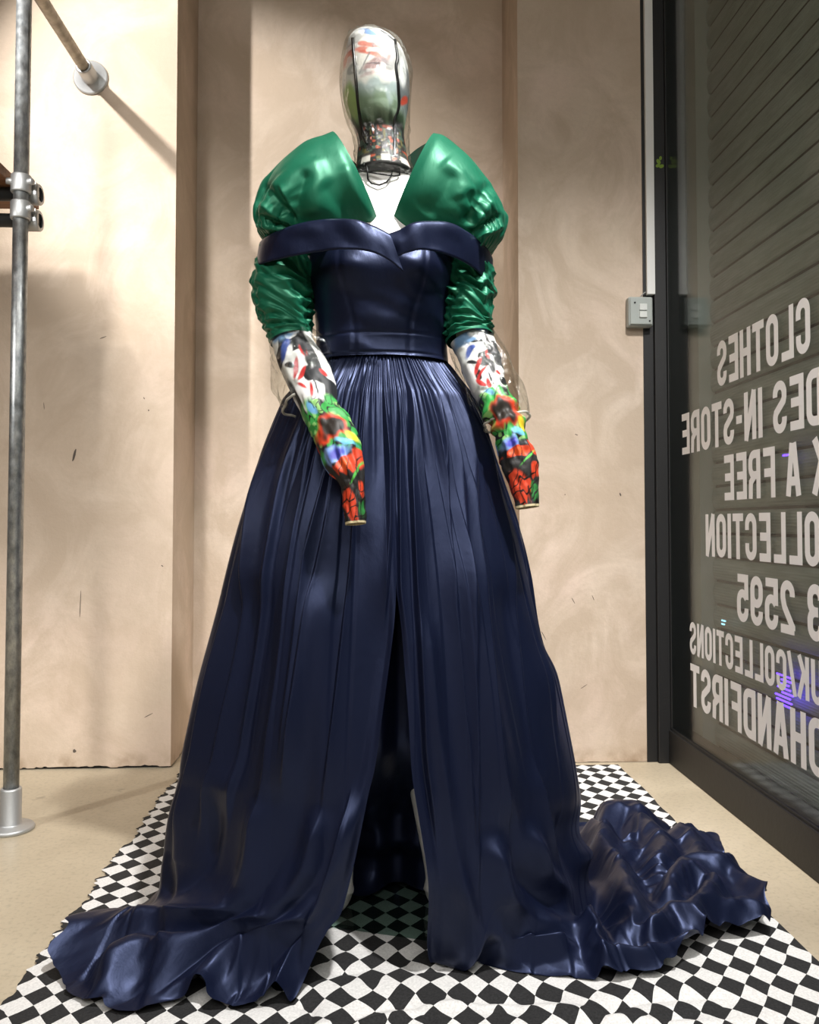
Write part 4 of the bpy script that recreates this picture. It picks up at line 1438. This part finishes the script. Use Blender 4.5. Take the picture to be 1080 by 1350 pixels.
col = blend(col, ell(xa, y, 0.86, 0.53, 0.10, 0.025, -0.3, 0.3, wb), (196, 74, 54))
nk = ss(0.70, 0.74, y)
streak = pn2(xa * 6 + 5, y * 46)
streak2 = pn(xa * 9 + 15, y * 40)
col = blend(col, nk * ss(0.25, 0.45, streak), (70, 92, 82))
col = blend(col, nk * ss(0.45, 0.6, streak2), (170, 76, 50))
col = blend(col, nk * ss(0.55, 0.7, -streak2) * 0.7, (120, 110, 60))
col = blend(col, ss(0.90, 0.92, y) * ss(0.1, 0.2, np.sin(xa * 9 + 1)), (214, 210, 204))
col = blend(col, ss(0.90, 0.91, y) * ss(0.93, 0.92, y) * 0.9, (24, 24, 24))
col = blend(col, ss(0.965, 0.975, y), (20, 20, 20))
A = A + 0.0
h_o = grid('hood_fabric', A, M_PRINT, close_u=True, parent=hood, col=col)
# black piping seams down both sides of the face
for cl in ([(465, 52), (466, 70), (468, 95), (470, 118), (473, 145), (478, 172), (484, 188)], [(521, 54), (522, 66), (524, 82), (522, 96), (525, 118), (526, 140), (521, 155), (521, 175), (520, 205)]):
    pts_ = []
    for px_c, py_c in cl:
        i = np.argmin(np.abs(A[:, :, 2].mean(1) - P(500, py_c, YH - 0.05).z))
        ring = A[i]
        fr_ = ring[ring[:, 1] < MY - 0.02]
        xt = P(px_c, py_c, YH - 0.06).x
        j = np.argmin(np.abs(fr_[:, 0] - xt))
        pts_.append((xt, fr_[j, 1] - 0.001, ring[0, 2]))
    T_ = tube_path([p_ + (0.0035,) for p_ in pts_], 60, 10)[0]
    grid('black_piping', T_, M_BLACKTAPE, close_u=True, parent=hood)
# clear cover
B = rings(hood_rows(1.0, 0.8), 120, 160)
ba = np.linspace(0, 2 * pi, 160, endpoint=False)[None] + np.zeros((120, 1))
bv = np.linspace(0, 1, 120)[:, None]
cn = Noise(64, 64, 97)
cenB = B.mean(1, keepdims=True)
dB = B - cenB
dB /= np.maximum(np.linalg.norm(dB, axis=2, keepdims=True), 1e-5)
disB = 0.0035 * np.abs(cn(np.sin(ba) * 5 + 7, bv * 12 + np.cos(ba) * 3)) + 0.005 * (1 - np.abs(cn(np.sin(ba) * 3, bv * 7))) ** 4 + 0.006 * ss(0.45, 0.62, bv) * ss(0.80, 0.68, bv) * np.abs(np.sin(ba))
B = B + dB * disB[:, :, None]
o = grid('clear_cover', B, M_PVC, close_u=True, parent=hood)
# thin black ties below the hood hem
bm = bmesh.new()
for path in ([(484, 218), (485, 236), (490, 242), (500, 244), (510, 240), (516, 232), (517, 226)], [(522, 215), (527, 220), (527, 231), (520, 232), (505, 230), (480, 226), (468, 222)], [(480, 222), (480, 214)]):
    q = [P(a_, b_, 1.668 + abs(a_ - 503) * 0.0006) for a_, b_ in path]
    for a_, b_ in zip(q, q[1:]):
        add_tube(bm, a_, b_, 0.0016, 8)
bm_obj('tie_cord', bm, M_BLACKTAPE, hood)


# ------------------------------------------------------------------ printed gloves with clear vinyl cuffs
def glove(label, rows, cuff_rows, seed, mirror, wrinkle):
    g = thing('printed_glove', label, 'glove', P(rows[-1][0], rows[-1][1], rows[-1][4]), group=None)
    rr = arm_rows(rows)
    nA, nR = 420, 150
    A, C_, T_, S_, D_, a = tube_path(rr, nA, nR)
    v = np.linspace(0, 1, nA)[:, None]
    g1, g2 = Noise(128, 128, seed), Noise(128, 128, seed + 1)
    aa_ = a[None] + 0 * v
    x = -np.sin(aa_)
    x = np.where(np.cos(aa_) < 0, x + 0.35, x)
    vv_ = v + 0 * x
    d = A - C_[:, None]
    d /= np.linalg.norm(d, axis=2, keepdims=True)
    dis = 0.0018 * g1(x * 4 + 3, vv_ * 26)
    for (vc, am, fq) in wrinkle:
        dis = dis + am * np.sin(vv_ * fq + 1.5 * g2(x * 2, vv_ * 6)) * np.exp(-((vv_ - vc) / 0.07) ** 2)
    # knuckles: four soft ridges where the hand is
    dis = dis + 0.003 * np.cos(x * 11) * ss(0.55, 0.64, vv_) * ss(0.82, 0.7, vv_)
    A = A + d * dis[:, :, None]
    w = 0.30 * g1(x * 4 + 20, vv_ * 20)
    col = np.tile(np.array(srgb(36, 38, 40)[:3]), (nA, nR, 1))
    # forearm: white, black and blue shapes with red licks
    fore = ss(0.40, 0.36, vv_)
    col = blend(col, fore * ss(0.1, 0.2, g1(x * 2.2 + 4, vv_ * 15 + 2) + 0.25 - 0.35 * x), (224, 224, 222))
    col = blend(col, fore * elg(x, vv_, -0.1, 0.03, 0.8, 0.05, 0.0, 0.3, w), (120, 160, 205))
    col = blend(col, fore * elg(x, vv_, 0.15, 0.035, 0.4, 0.03, 0.3, 0.3, w), (226, 230, 232))
    col = blend(col, elg(x, vv_, -0.45, 0.135, 0.35, 0.025, -0.4, 0.3, w), (60, 84, 160))
    col = blend(col, elg(x, vv_, -0.40, 0.165, 0.40, 0.016, -0.4, 0.3, w), (222, 222, 222))
    for cx_, cv_, rx_, rv_, ro in ((0.28, 0.18, 0.14, 0.028, 0.2), (-0.35, 0.225, 0.30, 0.014, -0.5), (-0.2, 0.255, 0.34, 0.010, -0.3), (-0.1, 0.325, 0.10, 0.035, 0.4), (-0.45, 0.30, 0.20, 0.012, 0.5), (0.62, 0.27, 0.16, 0.012, 0.2)):
        col = blend(col, elg(x, vv_, cx_, cv_, rx_, rv_, ro, 0.25, w), (186, 48, 46))
    for cx_, cv_, rx_, rv_, ro in ((0.45, 0.12, 0.10, 0.10, 0.4), (0.35, 0.24, 0.22, 0.035, 0.6), (-0.55, 0.20, 0.2, 0.010, 0.3), (0.12, 0.30, 0.05, 0.05, -0.3)):
        col = blend(col, elg(x, vv_, cx_, cv_, rx_, rv_, ro, 0.2, w), (30, 31, 34))
    # wrist: green foliage, dark veins
    wr_ = ss(0.345, 0.375, vv_ + 0.02 * w) * ss(0.66, 0.62, vv_ + 0.03 * w)
    col = blend(col, wr_ * ss(-0.35, -0.15, g2(x * 3 + 7, vv_ * 24)), (56, 158, 72))
    col = blend(col, wr_ * ss(0.3, 0.5, g2(x * 5 + 17, vv_ * 40)) * 0.8, (150, 205, 120))
    col = blend(col, elg(x, vv_, -0.35, 0.385, 0.25, 0.022, 0.5, 0.3, w), (110, 170, 215))
    col = blend(col, ss(0.88, 0.95, np.sin(x * 9 + vv_ * 60 + 5 * g1(x * 3, vv_ * 20))) * wr_, (22, 30, 22))
    col = blend(col, elg(x, vv_, 0.0, 0.50, 0.85, 0.055, -0.1, 0.2, w), (214, 66, 34))
    col = blend(col, elg(x, vv_, -0.05, 0.50, 0.55, 0.042, 0.0, 0.3, w * 1.6), (38, 32, 26))
    col = blend(col, elg(x, vv_, 0.72, 0.56, 0.20, 0.022, 0.3, 0.4, w), (236, 206, 50))
    col = blend(col, elg(x, vv_, 0.35, 0.585, 0.45, 0.015, 0.2, 0.4, w), (110, 190, 220))
    col = blend(col, elg(x, vv_, -0.30, 0.640, 0.60, 0.045, 0.0, 0.25, w), (130, 165, 225))
    col = blend(col, elg(x, vv_, -0.20, 0.640, 0.36, 0.028, 0.0, 0.4, w), (72, 74, 178))
    # hand: orange red with black tiger strokes
    hd = ss(0.675, 0.695, vv_ + 0.02 * w)
    col = blend(col, hd, (40, 40, 40))
    col = blend(col, elg(x, vv_, 0.0, 0.715, 0.75, 0.040, 0.0, 0.15, w), (226, 74, 36))
    col = blend(col, elg(x, vv_, -0.1, 0.715, 0.30, 0.024, 0.0, 0.5, w), (240, 100, 44))
    col = blend(col, elg(x, vv_, 0.82, 0.69, 0.22, 0.060, 0.0, 0.2, w), (214, 66, 36))
    col = blend(col, elg(x, vv_, 0.45, 0.765, 0.55, 0.008, -0.4, 0.4, w), (90, 190, 80))
    col = blend(col, elg(x, vv_, -0.35, 0.915, 0.62, 0.075, 0.2, 0.15, w), (218, 68, 36))
    col = blend(col, elg(x, vv_, 0.70, 0.845, 0.26, 0.035, 0.0, 0.2, w), (218, 68, 36))
    col = blend(col, elg(x, vv_, 0.62, 0.935, 0.30, 0.035, 0.0, 0.3, w), (44, 120, 56))
    str_ = ss(0.80, 0.92, np.sin(vv_ * 110 + x * 4.0 + 3 * g1(x * 3 + 40, vv_ * 18)))
    col = blend(col, str_ * hd * ss(0.80, 0.84, vv_), (26, 20, 18))
    str2 = ss(0.86, 0.95, np.sin(x * 13 + vv_ * 25 + 4 * g2(x * 2 + 60, vv_ * 12)))
    col = blend(col, str2 * hd * 0.9, (26, 20, 18))
    col = blend(col, ss(0.988, 0.991, vv_), (214, 200, 160))
    o = grid('glove_fabric', A, M_PRINT, close_u=True, parent=g, col=col)
    s = o.modifiers.new('thick', 'SOLIDIFY')
    s.thickness, s.offset = 0.0012, -1
    # clear cuff
    cr = arm_rows(cuff_rows)
    B, Cb, Tb, Sb, Db, ab = tube_path(cr, 70, 110)
    vb = np.linspace(0, 1, 70)[:, None]
    db = B - Cb[:, None]
    db /= np.linalg.norm(db, axis=2, keepdims=True)
    ab2 = ab[None] + 0 * vb
    g3 = Noise(64, 64, seed + 7)
    dsb = 0.006 * g3(np.sin(ab2) * 3 + 5, np.cos(ab2) * 2 + vb * 6) + 0.005 * (1 - np.abs(g3(np.sin(ab2) * 4, vb * 5 + 9))) ** 3
    B = B + db * (dsb * ss(0.0, 0.3, vb))[:, :, None]
    grid('clear_cuff', B, M_PVC, close_u=True, parent=g)
    rim = B[-1]
    Rm = []
    nR2 = len(rim)
    for k in range(nR2):
        c_ = Vector(rim[k])
        t_ = (Vector(rim[(k + 1) % nR2]) - Vector(rim[k - 1])).normalized()
        u_2, v_2, _ = frame_of(t_)
        Rm.append([tuple(c_ + (u_2 * math.cos(q) + v_2 * math.sin(q)) * 0.0026) for q in np.linspace(0, 2 * pi, 8, endpoint=False)])
    grid('cuff_rim', np.array(Rm), M_PVCRIM, close_u=True, close_v=True, parent=g)
    return g


glove('printed glove on the arm at left with hand hanging before the skirt',
      GLOVE_L,
      [(355, 455, 412, 432, 1.70, 0.040), (357, 475, 428, 455, 1.685, 0.045), (359, 498, 439, 480, 1.665, 0.052), (364, 520, 445, 500, 1.645, 0.056), (376, 541, 447, 520, 1.63, 0.054)],
      101, False, ((0.45, 0.0015, 90),))
glove('printed glove on the arm at right with hand hanging beside the skirt',
      GLOVE_R,
      [(590, 456, 653, 442, 1.70, 0.042), (601, 482, 668, 466, 1.685, 0.048), (614, 510, 681, 494, 1.67, 0.052), (626, 540, 692, 522, 1.65, 0.052), (640, 566, 694, 548, 1.64, 0.048)],
      131, False, ((0.50, 0.0045, 85),))
